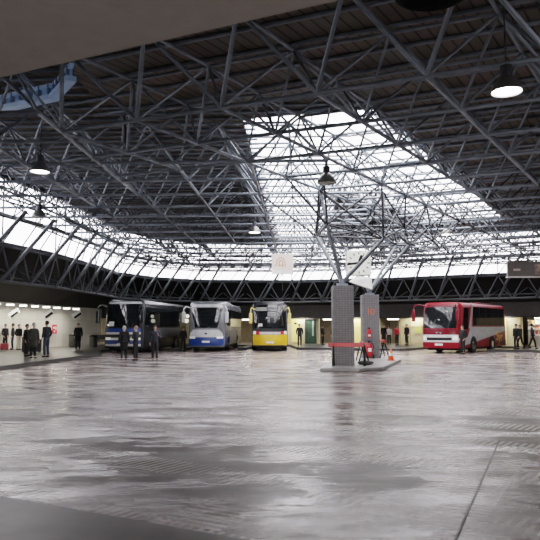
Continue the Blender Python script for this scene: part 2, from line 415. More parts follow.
# ------------------------------------------------------------------ space frames
def frame(name, label, cat, struts, cap=100, mats=None):
    """struts: list of (part, a, b, radius). The ones that show largest become parts, the rest one lattice part each kind."""
    root = thing(name, label, cat)
    def size(sx):
        _, a, b, r = sx
        pa, pb = proj(a), proj(b)
        if not pa or not pb: return 0
        mx, my = (pa[0]+pb[0])/2, (pa[1]+pb[1])/2
        if not (-20 < mx < 560 and -20 < my < 560): return 0
        return math.hypot(pa[0]-pb[0], pa[1]-pb[1])*r/((pa[2]+pb[2])/2)
    by = {}
    for s in struts: by.setdefault(s[0], []).append(s)
    for part, L in by.items():
        L.sort(key=size, reverse=True)
        ind, rest = (L, []) if len(L) <= cap else (L[:cap], L[cap:])
        for s in ind: MB().tube(s[1], s[2], s[3]*1.1, 8).build(part, mats or M_steel, root, smooth=False)  # lighter steel than the lattice: light on the nearest tubes painted in
        if rest:
            m = MB()
            for s in rest: m.tube(s[1], s[2], s[3], 5)
            tag(m.build(part+'_lattice', mats or M_steeld, root), kind='stuff')
    return root
def grid(o, u, v, irange, jrange, keep, rc=0.055, rd=0.038):
    S = []; bot = {}; top = {}
    for i in irange:
        for j in jrange:
            c = o+u*(i+0.5)+v*(j+0.5)
            if not keep(c): continue
            top[(i, j)] = Vector((c.x, c.y, ZTOP))
            for di in (0, 1):
                for dj in (0, 1):
                    q = o+u*(i+di)+v*(j+dj); bot[(i+di, j+dj)] = Vector((q.x, q.y, ZBOT))
    for (i, j), t in top.items():
        for di in (0, 1):
            for dj in (0, 1): S.append(('diagonal', t, bot[(i+di, j+dj)], rd))
        for k in ((i+1, j), (i, j+1)):
            if k in top: S.append(('top_chord', t, top[k], rc*0.9))
    for (i, j), b in bot.items():
        for k in ((i+1, j), (i, j+1)):
            if k in bot: S.append(('bottom_chord', b, bot[k], rc))
    return S, bot, top
uA = Vector((2.49, -1.07)); uB = Vector((1.47, 2.27)); o1 = Vector((1.18, 15.62))
uX = Vector((2.70, -0.12)); uY = Vector((0.125, 2.72)); o2 = Vector((-6.1, 22.5))
def sector_right(c):
    if not inside((c.x, c.y), HALL): return False
    if c.y < 23.5: return c.x > -6.2 and c.y > 14
    return c.x > 1.5+(c.y-23.5)*0.3
def sector_left(c): return inside((c.x, c.y), HALL) and not (c.y < 23.5 and c.x > -6.2) and c.x <= 1.9+(c.y-23.5)*0.3+0.8 and c.y > 18
S1, bot1, top1 = grid(o1, uA, uB, range(-8, 16), range(0, 22), sector_right)
# half bay at the near edge: top nodes in front of the first bottom chord
tp = []
for i in range(-4, 8):
    t = o1+uA*(i+0.5)-uB*0.5; t3 = Vector((t.x, t.y, ZTOP)); tp.append(t3)
    for di in (0, 1):
        q = o1+uA*(i+di); S1.append(('diagonal', t3, Vector((q.x, q.y, ZBOT)), 0.055))
    if (i, 0) in top1: S1.append(('top_chord', t3, top1[(i, 0)], 0.05))
for a, b in zip(tp, tp[1:]): S1.append(('top_chord', a, b, 0.055))
for (i, j), t in list(top1.items()):     # purlins under the deck, and hangers down to the bottom layer
    for f in (0.0, 0.5):
        c = o1+uA*i+uB*(j+f); d = c+uA
        if inside(((c.x+d.x)/2, (c.y+d.y)/2), SKY_HOLE): continue
        S1.append(('purlin', Vector((c.x, c.y, ZDECK-0.06)), Vector((d.x, d.y, ZDECK-0.06)), 0.06))
frame('roof_space_frame', 'steel tube space frame over the front and right of the hall, nearest the camera', 'roof frame', S1)
S2, bot2, top2 = grid(o2, uX, uY, range(-5, 8), range(-2, 16), sector_left)
for (i, j), t in list(top2.items()):
    for f in (0.0, 0.25, 0.5, 0.75):
        c = o2+uX*i+uY*(j+f); d = c+uX
        if inside(((c.x+d.x)/2, (c.y+d.y)/2), SKY_HOLE): continue
        S2.append(('purlin', Vector((c.x, c.y, ZDECK-0.06)), Vector((d.x, d.y, ZDECK-0.06)), 0.05))
frame('roof_space_frame', 'darker steel space frame over the left half, running back beside the long window', 'roof frame', S2)

# pillars on the island carry splayed struts and dropped pyramids of tube
PIL = [(2.94, 26.0, 3.32), (5.02, 32.3, 3.28)]
STRUTS = [[(2.35, 26.0, 5.85), (2.1, 28.6, 5.75), (4.75, 26.6, 5.35)],
          [(7.1, 32.4, 5.85), (4.1, 34.6, 6.0), (7.0, 35.2, 6.2)]]
S3 = []
nodes = list(bot1.values())+list(bot2.values())
drop = [Vector(p) for g in STRUTS for p in g]
for x, y in [(6.2, 29.2), (8.6, 33.5), (9.8, 36.6), (6.0, 38.5), (11.4, 40.2), (8.4, 39.8), (5.4, 35.8), (3.2, 36.2)]: drop.append(Vector((x, y, 6.25)))
for d in drop:
    for nn in sorted(nodes, key=lambda q: (q-d).length)[:5]: S3.append(('brace', d, nn, 0.036))
for a in range(len(drop)):
    for b in sorted(range(len(drop)), key=lambda q: (drop[q]-drop[a]).length)[1:4]:
        if a < b: S3.append(('tie', drop[a], drop[b], 0.035))
frame('dropped_pyramid_frame', 'cluster of upside-down steel tube pyramids above the two pillars', 'roof frame', S3, mats=M_steeld)

# perimeter truss below the clerestory
S4 = []
for k in range(len(EDGE)-1):
    a = Vector(EDGE[k]); b = Vector(EDGE[k+1]); d = b-a; nb = max(2, round(d.length/1.9)); nin = Vector((d.y, -d.x)).normalized()
    nr = max(2, round(d.length/2.6))
    for q in range(nr):
        p = a+d*(q/nr); e = a+d*((q+0.75)/nr)+nin*1.9
        if inside((e.x, e.y), HALL): S4.append(('raking_strut', Vector((p.x+nin.x*0.12, p.y+nin.y*0.12, ZTRUSS)), Vector((e.x, e.y, ZBOT)), 0.095))
    nv = max(3, round(d.length/1.3))
    left = k < 5
    for off in ((0.3,) if left else (0.3, 1.6)):
        for q in range(nv):
            p = a+d*(q/nv)+nin*off; e = a+d*((q+1)/nv)+nin*off
            for za, zc in ((6.85, 7.5), (7.5, 6.85), (7.5, 8.2), (8.2, 7.5), (8.2, 9.4), (9.4, 8.2))[4 if left else 0:]: S4.append(('eaves_lattice', Vector((p.x, p.y, za)), Vector((e.x, e.y, zc)), 0.034))
            if q % 2 == 0:
                p2 = a+d*(q/nv)+nin*(1.9-off); S4.append(('eaves_lattice', Vector((p.x, p.y, 8.2)), Vector((p2.x, p2.y, 7.45 if off < 1 else 9.4)), 0.04))
        p = a+nin*off; e = b+nin*off
        for zz in ((8.2, 8.9, 9.4) if left else (6.85, 7.2, 7.8, 8.2, 8.8, 9.4)): S4.append(('eaves_lattice', Vector((p.x, p.y, zz)), Vector((e.x, e.y, zz)), 0.05))
    for off, zt, zb in ((0.1, ZSILL-0.1, ZTRUSS), (1.3, ZSILL-0.45, ZTRUSS)):
        if off > 1: continue
        for q in range(nb):
            p = a+d*(q/nb)+nin*off; e = a+d*((q+1)/nb)+nin*off; mth_ = (p+e)/2
            S4.append(('web_member', Vector((p.x, p.y, zt)), Vector((mth_.x, mth_.y, zb)), 0.05))
            S4.append(('web_member', Vector((mth_.x, mth_.y, zb)), Vector((e.x, e.y, zt)), 0.05))
            p2 = a+d*(q/nb)-nin*1.5
            S4.append(('outrigger', Vector((mth_.x, mth_.y, zb)), Vector((p2.x, p2.y, 5.0)), 0.04))
            e2 = a+d*((q+1)/nb)-nin*1.5
            S4.append(('outrigger', Vector((mth_.x, mth_.y, zb)), Vector((e2.x, e2.y, 5.0)), 0.04))
        p = a+nin*off; e = b+nin*off
        S4.append(('top_chord', Vector((p.x, p.y, zt)), Vector((e.x, e.y, zt)), 0.08))
        S4.append(('bottom_chord', Vector((p.x, p.y, zb)), Vector((e.x, e.y, zb)), 0.08))
        S4.append(('bottom_chord', Vector((p.x-nin.x, p.y-nin.y, 4.4)), Vector((e.x-nin.x, e.y-nin.y, 4.4)), 0.06))
frame('perimeter_truss', 'zigzag steel truss running round the hall below the strip windows', 'truss', S4, mats=mat('truss_grey', (0.10, 0.11, 0.125), 0.5, metal=0.3))

# gutter at the near left corner of the roof
G = [(-12.5, 22.3), (-8.9, 20.5), (-6.75, 19.4), (-5.75, 17.9)]
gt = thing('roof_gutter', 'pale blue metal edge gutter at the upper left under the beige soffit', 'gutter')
M_gut = mat('pale_blue_daylit', (0.34, 0.46, 0.64), 0.4, metal=0.0, emit=(0.3, 0.45, 0.7), estr=0.045)  # faint emission paints daylight onto the gutter
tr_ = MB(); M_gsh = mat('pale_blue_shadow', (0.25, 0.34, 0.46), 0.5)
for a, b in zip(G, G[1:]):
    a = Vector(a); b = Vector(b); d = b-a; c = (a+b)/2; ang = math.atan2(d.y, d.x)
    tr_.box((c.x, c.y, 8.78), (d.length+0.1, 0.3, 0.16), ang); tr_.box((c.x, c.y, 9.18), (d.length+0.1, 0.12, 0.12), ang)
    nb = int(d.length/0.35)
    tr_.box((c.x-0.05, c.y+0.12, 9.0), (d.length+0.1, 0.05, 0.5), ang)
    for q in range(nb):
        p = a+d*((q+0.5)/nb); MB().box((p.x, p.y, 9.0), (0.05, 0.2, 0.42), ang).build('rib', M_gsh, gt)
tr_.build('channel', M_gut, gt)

# ------------------------------------------------------------------ pillars, island and what stands on it
M_tile = tile_mat('grey_mosaic_tile', (0.205, 0.203, 0.212), (0.11, 0.11, 0.118), 0.12, 0.09)
tag(MB().prism([(1.85, 23.95), (3.3, 23.9), (4.3, 24.7), (6.3, 31.0), (6.3, 34.5), (4.3, 35), (2.0, 25.2)], 0, 0.14).build('traffic_island', mat('island_concrete', (0.22, 0.22, 0.215), 0.35, bump=0.1), bevel=0.03),
    'long low concrete kerb island carrying the two grey pillars', 'island')
for k, (x, y, h) in enumerate(PIL):
    p = thing('pillar', ['square grey mosaic-tiled pillar behind the red barrier, nearer of the two on the island', 'square grey mosaic-tiled pillar with orange number ten and extinguisher, farther on the island'][k], 'pillar', (x, y, 0.14), 0, 'tiled pillars on the island')
    MB().box((0, 0, (h-0.14)/2), (0.83, 0.83, h-0.14)).build('shaft', M_tile, p, bevel=0.015)
    MB().box((0, 0, h-0.14+0.05), (0.42, 0.42, 0.1)).tube((0, 0, h-0.1), (0, 0, h+0.16), 0.13, 10).build('bearing', M_steel, p)
    for s in STRUTS[k]:
        MB().tube((0, 0, h+0.0), (s[0]-x, s[1]-y, s[2]-0.14), 0.08, 10).build('strut', mat('strut_grey', (0.13, 0.145, 0.165), 0.45, metal=0.3), p, smooth=False)
    if k == 1: text_mesh('10', 0.42, 'number', mat('orange_paint', (0.75, 0.16, 0.05), 0.5), p, (-0.02, -0.425, 2.28), (PI/2, 0, 0))
# red barriers round the near pillar
def barrier(label, pts, z=0.95):
    b = thing('barrier', label, 'barrier', (pts[0][0], pts[0][1], 0.155), 0, 'red barriers on the island')
    x0, y0 = pts[0]
    dx, dy = pts[1][0]-x0, pts[1][1]-y0
    L = math.hypot(dx, dy); d = Vector((dx/L, dy/L)); nn = Vector((-d.y, d.x))
    MB().box((dx/2, dy/2, z-0.14), (L+0.25, 0.06, 0.16), math.atan2(dy, dx)).build('rail', M_red, b, bevel=0.01)
    for t in (0.06, 0.94):
        for s in (-1, 1):
            MB().tube((dx*t, dy*t, z-0.1), (dx*t+nn.x*0.22*s+d.x*0.06*s, dy*t+nn.y*0.22*s, 0), 0.028, 8).build('leg', M_black, b)
    return b
barrier('red plank barrier with black trestle legs in front of the nearer pillar', [(2.38, 25.0), (3.75, 25.05)])
barrier('red plank barrier end-on between the two pillars', [(3.85, 26.4), (4.1, 29.2)])
barrier('red plank barrier at the right side of the farther pillar', [(5.62, 31.6), (5.75, 33.6)])
# fire extinguisher on its stand and sign
fe = thing('fire_extinguisher', 'large red wheeled fire extinguisher standing at foot of the farther pillar', 'extinguisher', (4.86, 31.6, 0.14))
fe.scale = (0.78, 0.78, 0.68)
MB().lathe([(0.02, 0.1), (0.2, 0.14), (0.22, 0.25), (0.22, 0.85), (0.17, 1.0), (0.07, 1.08), (0.06, 1.16)], 20).build('cylinder', M_red, fe, smooth=True)
MB().lathe([(0.07, 1.14), (0.08, 1.2), (0.05, 1.28)], 12).box((0.06, 0, 1.26), (0.24, 0.03, 0.03)).build('valve', M_black, fe)
MB().box((0, -0.222, 0.62), (0.22, 0.012, 0.26)).build('instruction_plate', M_white, fe)
for s in (-1, 1):
    w = MB(); w.tube((s*0.24, 0.05, 0.13), (s*0.31, 0.05, 0.13), 0.13, 16); w.build('wheel', M_rubber, fe)
hs = MB()
for q in range(12):
    t0, t1 = q/12, (q+1)/12
    f = lambda t: (0.1+0.16*math.sin(PI*t), -0.05-0.12*math.sin(PI*t), 1.2-0.75*t)
    hs.tube(f(t0), f(t1), 0.02, 6)
hs.build('hose', M_black, fe)
fx = thing('fire_extinguisher', 'small red fire extinguisher hung halfway up the farther pillar', 'extinguisher', (4.9, 31.785, 1.14)); fx.scale = (0.9, 0.9, 0.75)
MB().lathe([(0.03, 0), (0.12, 0.03), (0.13, 0.1), (0.13, 0.42), (0.08, 0.52), (0.04, 0.58)], 16).build('cylinder', M_red, fx, smooth=True)
MB().box((0, 0.07, 0.3), (0.1, 0.1, 0.3)).lathe([(0.04, 0.56), (0.05, 0.62), (0.03, 0.68)], 10).build('valve', M_black, fx)
MB().box((0, -0.132, 0.16), (0.14, 0.01, 0.12)).build('instruction_plate', M_white, fx)
cn = thing('traffic_cone', 'orange traffic cone standing on the right edge of the island', 'cone', (5.55, 29.6, 0.14))
M_cone = mat('cone_orange', (0.85, 0.16, 0.05), 0.5)
MB().box((0, 0, 0.02), (0.36, 0.36, 0.04)).build('base', M_cone, cn, bevel=0.01)
MB().lathe([(0.14, 0.04), (0.025, 0.56)], 18).build('cone_body', M_cone, cn, smooth=True)
MB().lathe([(0.103, 0.22), (0.077, 0.34)], 18, cap=False).build('reflective_band', M_white, cn)
bx = thing('sandbag', 'dark flat sandbag lying on the island beside the nearer pillar', 'bag', (3.85, 26.0, 0.14))
MB().ball((0, 0, 0.09), 0.3, 12, 8, (1.1, 0.8, 0.3)).build('bag', mat('dark_sack', (0.05, 0.05, 0.05), 0.9), bx, smooth=True)

# clock on the farther pillar
ck = thing('clock', 'square white station clock with black hands above the farther pillar', 'clock', (4.45, 31.9, 4.25), 0.0)
M_face = mat('clock_face', (0.80, 0.82, 0.74), 0.4, var=0.03, emit=(0.8, 0.85, 0.75), estr=0.18)
MB().box((0, 0.25, 0.62), (1.22, 0.5, 1.24)).build('case', mat('clock_case', (0.55, 0.56, 0.54), 0.4), ck, bevel=0.03)
MB().box((0, -0.01, 0.62), (1.16, 0.03, 1.18)).build('dial', M_face, ck)
for q in range(12):
    t = 2*PI*q/12; r = 0.48
    MB().box((r*math.sin(t), -0.03, 0.62+r*math.cos(t)), (0.05, 0.012, 0.12), 0, 0, t).build('hour_mark', M_black, ck)
def hand(angle, L, w, name):
    t = math.radians(angle); MB().box((L*0.4*math.sin(t), -0.04, 0.62+L*0.4*math.cos(t)), (w, 0.012, L), 0, 0, t).build(name, M_black, ck)
hand(22, 0.46, 0.15, 'hour_hand'); hand(263, 0.66, 0.11, 'minute_hand')
MB().tube((0.56, 0.3, -0.95), (0.56, 0.3, 0.05), 0.05, 10).build('post', M_steel, ck)
MB().add([(-0.5, -0.25, -0.33), (-0.1, 0.1, 0.0), (0.62, -0.1, -0.12), (0.62, -0.3, -0.72), (-0.5, 0.15, -0.33), (-0.1, 0.3, 0.0), (0.62, 0.3, -0.12), (0.62, 0.2, -0.72)],
         [(0, 3, 2, 1), (4, 5, 6, 7), (0, 1, 5, 4), (1, 2, 6, 5), (2, 3, 7, 6), (3, 0, 4, 7)]).build('slanted_panel', M_white, ck)

# hung signs
sg = thing('hanging_sign', 'white square hanging sign with pale orange emblem, over the yellow coach', 'sign', (0.75, 38, 4.72))
M_board = mat('sign_board', (0.66, 0.60, 0.56), 0.5, var=0.06, emit=(0.7, 0.6, 0.55), estr=0.12)
MB().box((0, 0, 0.82), (1.28, 0.1, 1.0)).build('panel', M_board, sg, bevel=0.01)
MB().box((0, 0, 0.22), (1.28, 0.1, 0.24)).build('lower_panel', M_white, sg, bevel=0.01)
M_or = mat('pale_orange', (0.5, 0.24, 0.1), 0.5)
em = MB()
for q in range(14):
    t0 = PI*q/14; t1 = PI*(q+1)/14
    em.tube((-0.24*math.cos(t0)-0.1, -0.055, 0.78+0.3*math.sin(t0)), (-0.24*math.cos(t1)-0.1, -0.055, 0.78+0.3*math.sin(t1)), 0.028, 6)
em.tube((-0.34, -0.055, 0.78), (-0.42, -0.055, 0.55), 0.028, 6).tube((0.14, -0.055, 0.78), (0.16, -0.055, 0.55), 0.028, 6)
for q in range(12):
    t0 = PI*q/12; t1 = PI*(q+1)/12
    em.tube((-0.11*math.cos(t0)-0.1, -0.055, 0.74+0.17*math.sin(t0)), (-0.11*math.cos(t1)-0.1, -0.055, 0.74+0.17*math.sin(t1)), 0.028, 6)
em.tube((-0.21, -0.055, 0.74), (-0.21, -0.055, 0.55), 0.028, 6).tube((0.01, -0.055, 0.74), (0.01, -0.055, 0.55), 0.028, 6).tube((-0.21, -0.055, 0.64), (0.01, -0.055, 0.64), 0.028, 6)
em.build('emblem', M_or, sg)
for s in (-0.5, 0.5): MB().tube((s, 0, 1.3), (s, 0, 2.85), 0.018, 6).build('hanger', M_steeld, sg)
MB().box((0, 0, 0.06), (0.06, 0.05, 0.12)).tube((0, 0, -0.9), (0, 0, 0.0), 0.012, 6).build('cable', M_steeld, sg)
ad = thing('advertising_panel', 'long dark brown hanging advertising panel at the right edge of the hall', 'sign', (13.1, 33, 4.22), math.radians(-4))
MB().box((0.5, 0, 0.45), (2.6, 0.25, 0.78)).build('case', mat('dark_brown_panel', (0.05, 0.04, 0.037), 0.35, var=0.4, scale=1.5), ad, bevel=0.02)
MB().box((0.5, 0, 0.03), (2.7, 0.3, 0.06)).build('light_strip', mat('pale_strip', (0.55, 0.52, 0.5), 0.5), ad)
MB().box((1.0, -0.135, 0.42), (0.9, 0.02, 0.5)).build('poster', mat('poster_brown', (0.2, 0.13, 0.1), 0.4, var=0.7, scale=5), ad)
MB().box((-0.35, -0.135, 0.40), (0.35, 0.02, 0.1)).build('lettering', mat('poster_pale', (0.3, 0.24, 0.2), 0.4), ad)
for s in (-0.6, 1.6): MB().tube((s, 0, 0.8), (s, 0, 3.1), 0.02, 6).build('hanger', M_steeld, ad)

# ------------------------------------------------------------------ lamps
M_refl = mat('lamp_reflector', (0.22, 0.22, 0.22), 0.35, metal=0.7)
CHORDS = [(a, b) for (p_, a, b, r_) in S1+S2 if p_ == 'bottom_chord']
def high_bay(label, x, y, z, lit, ztop=ZDECK-0.005):
    best = None
    for a, b in CHORDS:
        d = b-a; tt = max(0.1, min(0.9, (Vector((x, y, ZBOT))-a).dot(d)/d.length_squared)); q = a+d*tt
        ds = (q.x-x)**2+0.15*(q.y-y)**2
        if best is None or ds < best[0]: best = (ds, q)
    x, y = best[1].x, best[1].y
    t = thing('high_bay_lamp', label, 'lamp', (x, y, z), 0, 'bell lamps hung from the roof frame')
    MB().lathe([(0.33, 0), (0.32, 0.08), (0.2, 0.28), (0.12, 0.36)], 24, cap=False).lathe([(0.335, 0.0), (0.325, 0.1), (0.205, 0.3), (0.125, 0.37)], 24, cap=False).build('reflector', M_refl, t, smooth=True)
    MB().lathe([(0.12, 0.36), (0.13, 0.38), (0.13, 0.6), (0.06, 0.64)], 16).build('ballast_housing', M_steeld, t)
    MB().lathe([(0.31, 0.03), (0.31, 0.045)], 24).build('lens', M_bulb if lit else mat('unlit_lens', (0.3, 0.29, 0.27), 0.3), t)
    MB().tube((0, 0, 0.6), (0, 0, max(0.7, ztop-z)), 0.02, 6).build('rod', M_steeld, t)
    if lit:
        ld = bpy.data.lights.new('lamp_light', 'SPOT'); ld.energy = 500; ld.spot_size = math.radians(120); ld.spot_blend = 0.6; ld.shadow_soft_size = 0.3; ld.color = (1, 0.95, 0.85)
        lo = bpy.data.objects.new('lamp_light', ld); COL.objects.link(lo); lo.parent = t; lo.location = (0, 0, -0.08)
    return t
high_bay('lit bell lamp at the upper right, brightest and nearest', 5.3, 13.9, 6.85, True)
high_bay('lit bell lamp at the left below the pale blue gutter', -8.3, 22.0, 7.2, True)
high_bay('small lit bell lamp left of the hanging sign', -0.85, 36.5, 7.0, True)
high_bay('small lit bell lamp just right of and above the clock', 5.9, 36.0, 6.75, True)
high_bay('unlit dark bell lamp against the bright rooflight', 1.98, 22.2, 6.75, False, ZBOT)
high_bay('unlit dark bell lamp against the strip windows at left', -11.3, 30.5, 6.95, False)
high_bay('small lit bell lamp under the right arm of the rooflight', 10.0, 36.5, 7.15, True)
dl = thing('dome_pendant', 'large black round pendant housing cut by the top edge, close overhead', 'lamp', (1.6, 6.0, 4.83))
MB().lathe([(0.05, -0.0), (0.3, 0.01), (0.38, 0.05), (0.40, 0.12), (0.34, 0.26), (0.15, 0.36)], 28).build('housing', mat('matt_black', (0.006, 0.006, 0.006), 0.9, spec=0.05), dl, smooth=True)
MB().tube((0, 0, 0.3), (0, 0, ZDECK-4.83), 0.03, 8).build('rod', M_black, dl)
# batten lights under the ring soffit at the left wall
def batten(label, x, y, z, ang, L=1.1, group='batten lights along the left wall', power=35):
    t = thing('batten_light', label, 'lamp', (x, y, z), ang, group)
    MB().box((0, 0, 0.09), (L, 0.34, 0.05)).build('housing', M_white, t)
    MB().tube((-L/2+0.03, 0, 0.02), (L/2-0.03, 0, 0.02), 0.05, 8).build('tube', M_tube, t)
    MB().tube((0, 0, 0.1), (0, 0, 0.42), 0.015, 6).build('rod', M_steeld, t)
    ld = bpy.data.lights.new('tube_light', 'AREA'); ld.shape = 'RECTANGLE'; ld.size = L; ld.size_y = 0.2; ld.energy = power; ld.color = (1, 0.93, 0.8)
    lo = bpy.data.objects.new('tube_light', ld); COL.objects.link(lo); lo.parent = t; lo.location = (0, 0, -0.04)
    return t
ordn = ['first', 'second', 'third', 'fourth', 'fifth', 'sixth', 'seventh', 'eighth']
for q in range(8):
    t = q/7; batten('white batten light over the left platform, %s from the left edge' % ordn[q], -17.6+1.8*t, 41.2+11.0*t, 3.15, 0.0, 0.55, power=28)
# lights in the rooms, then added ones along the back wall
bl = [('white strip light in the dark doorway left of the pillars', 5.5), ('white strip light over the people right of the pillars', 11.2), ('strip light inside the lit shop at the far right', 22.6), ('strip light in the opening between blue and yellow coaches', -2.3)]
for lab, x in bl:
    p, ang = bw_at(bw_s(x), -0.9); batten(lab, p.x, p.y, 2.45, ang, 1.2, 'strip lights in the doorways', 40)
for q, x in enumerate((0.3, 3.2, 8.3, 13.5, 16.5, 19.9)):  # added behind the fascia, out of view, to brighten the back wall
    p, ang = bw_at(bw_s(x), 0.55)
    batten(['added light hidden under the eaves behind the yellow coach', 'added light hidden under the eaves by the green door', 'added light hidden under the eaves behind the farther pillar', 'added light hidden under the eaves left of the red coach', 'added light hidden under the eaves behind the red coach', 'added light hidden under the eaves right of the red coach'][q], p.x, p.y, 2.9, ang, 1.2, 'added lights hidden under the back eaves', 55)
# door, posters and shop fittings on the back wall
def on_wall(name, label, cat, x0, x1, z0, z1, m, off=0.13, th=0.06, group=None, extra=None):
    s0, s1 = bw_s(x0), bw_s(x1); p, ang = bw_at((s0+s1)/2, off)
    t = thing(name, label, cat, (p.x, p.y, z0), ang, group)
    MB().box((0, 0, (z1-z0)/2), (s1-s0, th, z1-z0)).build('panel', m, t)
    if extra: extra(t, s1-s0, z1-z0)
    return t
M_yel = mat('yellow_panel', (0.85, 0.72, 0.25), 0.5, var=0.05, emit=(1, 0.85, 0.3), estr=0.25)
M_green = mat('green_glass', (0.06, 0.10, 0.075), 0.12)
dr = on_wall('door_1', None, None, 3.45, 4.45, 0.15, 2.5, M_green, extra=lambda t, w, h: (
    MB().box((-w/2, -0.05, h/2), (0.08, 0.08, h)).box((w/2, -0.05, h/2), (0.08, 0.08, h)).box((0, -0.05, h-0.04), (w, 0.08, 0.08)).build('door_frame', M_steeld, t),
    MB().box((0.22, -0.04, h*0.62), (0.14, 0.02, h*0.6)).build('painted_reflection', mat('pale_reflection', (0.5, 0.55, 0.5), 0.1), t),  # pale strip paints a light reflection on the door glass
    MB().tube((-0.3, -0.08, 0.9), (-0.3, -0.08, 1.3), 0.02, 6).build('door_handle', M_chrome, t)))
tag(dr, kind='structure')
mark = lambda t, w, h: MB().box((0, -0.04, h*0.82), (w*0.3, 0.02, 0.16)).build('mark', M_black, t)
on_wall('sign_board', 'bright yellow board on the wall behind the standing man by the yellow coach', 'sign', 2.1, 2.9, 0.3, 2.5, M_yel, extra=mark)
on_wall('sign_board', 'bright yellow board on the wall right of the red coach', 'sign', 19.45, 20.15, 0.3, 2.5, M_yel, extra=mark)
on_wall('sign_board', 'bright yellow board between the two pillars', 'sign', 7.95, 8.75, 0.3, 2.5, M_yel)
on_wall('poster', 'small dark notice between the two pillars', 'poster', 7.5, 7.9, 1.2, 1.75, M_fascia, extra=lambda t, w, h: MB().box((0, -0.04, h*0.7), (w*0.7, 0.02, 0.1)).build('heading', M_red, t))
on_wall('poster', 'yellow-green notice on the cream wall left of the red coach', 'poster', 13.25, 13.75, 1.2, 2.0, mat('lime_panel', (0.6, 0.62, 0.15), 0.5), extra=lambda t, w, h: MB().box((0, -0.04, h*0.8), (w*0.8, 0.02, 0.12)).build('heading', M_white, t))
pj = MB()
for x in (7.0, 8.95, 10.2, 12.05, 12.9, 14.0, 16.0, 18.0, 19.35, 20.25, 21.2):
    p, ang = bw_at(bw_s(x), 0.13); pj.box((p.x, p.y, 1.3), (0.07, 0.05, 2.4), ang)
for x0, x1 in ((12.05, 14.0), (8.8, 10.2)):
    p, ang = bw_at(bw_s((x0+x1)/2), 0.13); pj.box((p.x, p.y, 1.75), (x1-x0, 0.05, 0.05), ang)
tag(pj.build('trim_4', mat('ochre_trim', (0.45, 0.38, 0.2), 0.5)), kind='structure')
p, ang = bw_at(bw_s(22.7), -1.3)
sh = thing('shop_shelf', 'shop shelves stacked with goods in the lit shop at far right', 'shelf', (p.x, p.y, 0.15), ang)
MB().box((0, 0.2, 1.1), (2.6, 0.05, 2.2)).build('back_panel', mat('shelf_back', (0.75, 0.7, 0.55), 0.5), sh)
for z in (0.5, 0.95, 1.4, 1.85): MB().box((0, 0, z), (2.6, 0.4, 0.04)).build('shelf_board', M_white, sh)
gd = [mat('goods_%d' % q, c, 0.5) for q, c in enumerate([(0.6, 0.1, 0.08), (0.7, 0.5, 0.1), (0.2, 0.35, 0.15), (0.5, 0.3, 0.2), (0.75, 0.72, 0.65)])]
for z in (0.97, 1.42, 1.87):
    for q in range(9):
        hh = random.uniform(0.18, 0.32)
        o = MB().box((0, 0, hh/2), (0.2, 0.2, hh)).box((0, -0.105, hh*0.6), (0.13, 0.01, hh*0.35)).build('packet', gd[(q*3+int(z*10)) % 5])
        M = Matrix.Translation((p.x, p.y, 0.15)) @ Matrix.Rotation(ang, 4, 'Z') @ Vector((-1.15+q*0.285, -0.04, z+0.002))
        o.location = M; o.rotation_euler = (0, 0, ang)
        tag(o, 'packet of goods on the shelves of the lit shop at far right', 'packet', 'goods on the shop shelves')
ct = thing('shop_counter', 'pale low counter in front of the lit shop at far right', 'counter', tuple(bw_at(bw_s(23.0), 0.5)[0])+(0.15,), ang)
MB().box((0, 0, 0.42), (1.8, 0.5, 0.84)).build('body', mat('counter_body', (0.35, 0.33, 0.28), 0.5), ct)
MB().box((0, 0, 0.87), (1.9, 0.6, 0.06)).build('top', M_white, ct)

# left platform: emblem, hanging bay signs, bins, bench, luggage
def left_wall_at(y, off):
    for k in range(6):
        a, b = Vector(WALL[k]), Vector(WALL[k+1])
        if a.y <= y <= b.y:
            t = (y-a.y)/(b.y-a.y); d = (b-a).normalized(); return a+(b-a)*t+Vector((d.y, -d.x))*off, math.atan2(d.y, d.x)
p, ang = left_wall_at(51.2, 0.16)
fs = thing('fire_sign', 'red square sign with white symbols on the white left wall', 'sign', (p.x+0.25, p.y, 1.2), ang)
MB().box((0, 0, 0.35), (0.72, 0.04, 0.72)).build('plate', M_red, fs, bevel=0.03)
MB().box((-0.12, -0.03, 0.46), (0.2, 0.02, 0.16)).box((0.16, -0.03, 0.42), (0.13, 0.02, 0.3)).box((-0.05, -0.03, 0.16), (0.13, 0.02, 0.14)).build('symbols', M_white, fs)
for q, (x, y, lab) in enumerate([(-17.4, 43.6, 'tilted white and black hanging sign over the left platform, leftmost'), (-15.6, 45.2, 'tilted white and black hanging sign above the group of waiting people'), (-14.0, 46.6, 'tilted white and black hanging sign beside the dark coach')]):
    t = thing('platform_sign', lab, 'sign', (x, y, 2.62), 0, 'hanging signs over the left platform')
    MB().box((0, 0, 0), (0.75, 0.12, 0.42), 0, 0, -0.62).build('panel', M_white, t, bevel=0.01)
    MB().box((0.05, -0.066, -0.08), (0.6, 0.012, 0.17), 0, 0, -0.62).build('dark_band', M_black, t)
    MB().tube((0, 0, 0.15), (0, 0, 1.9), 0.015, 6).build('rod', M_steeld, t)
def bin_(label, x, y, w=0.5, h=0.9):
    t = thing('litter_bin', label, 'bin', (x, y, 0.15), 0.1, 'dark bins on the left platform')
    MB().lathe([(w*0.42, 0), (w*0.5, h*0.1), (w*0.5, h*0.85)], 16).build('drum', mat('bin_grey', (0.06, 0.065, 0.06), 0.5), t, smooth=False)
    MB().lathe([(w*0.52, h*0.85), (w*0.5, h*0.93), (w*0.25, h)], 16).build('lid', M_black, t)
bin_('dark litter bin left of the man by the white wall', -15.3, 50.2, 0.75, 1.05)
bin_('dark litter bin right of the man by the white wall', -13.55, 49.4, 0.6, 0.95)
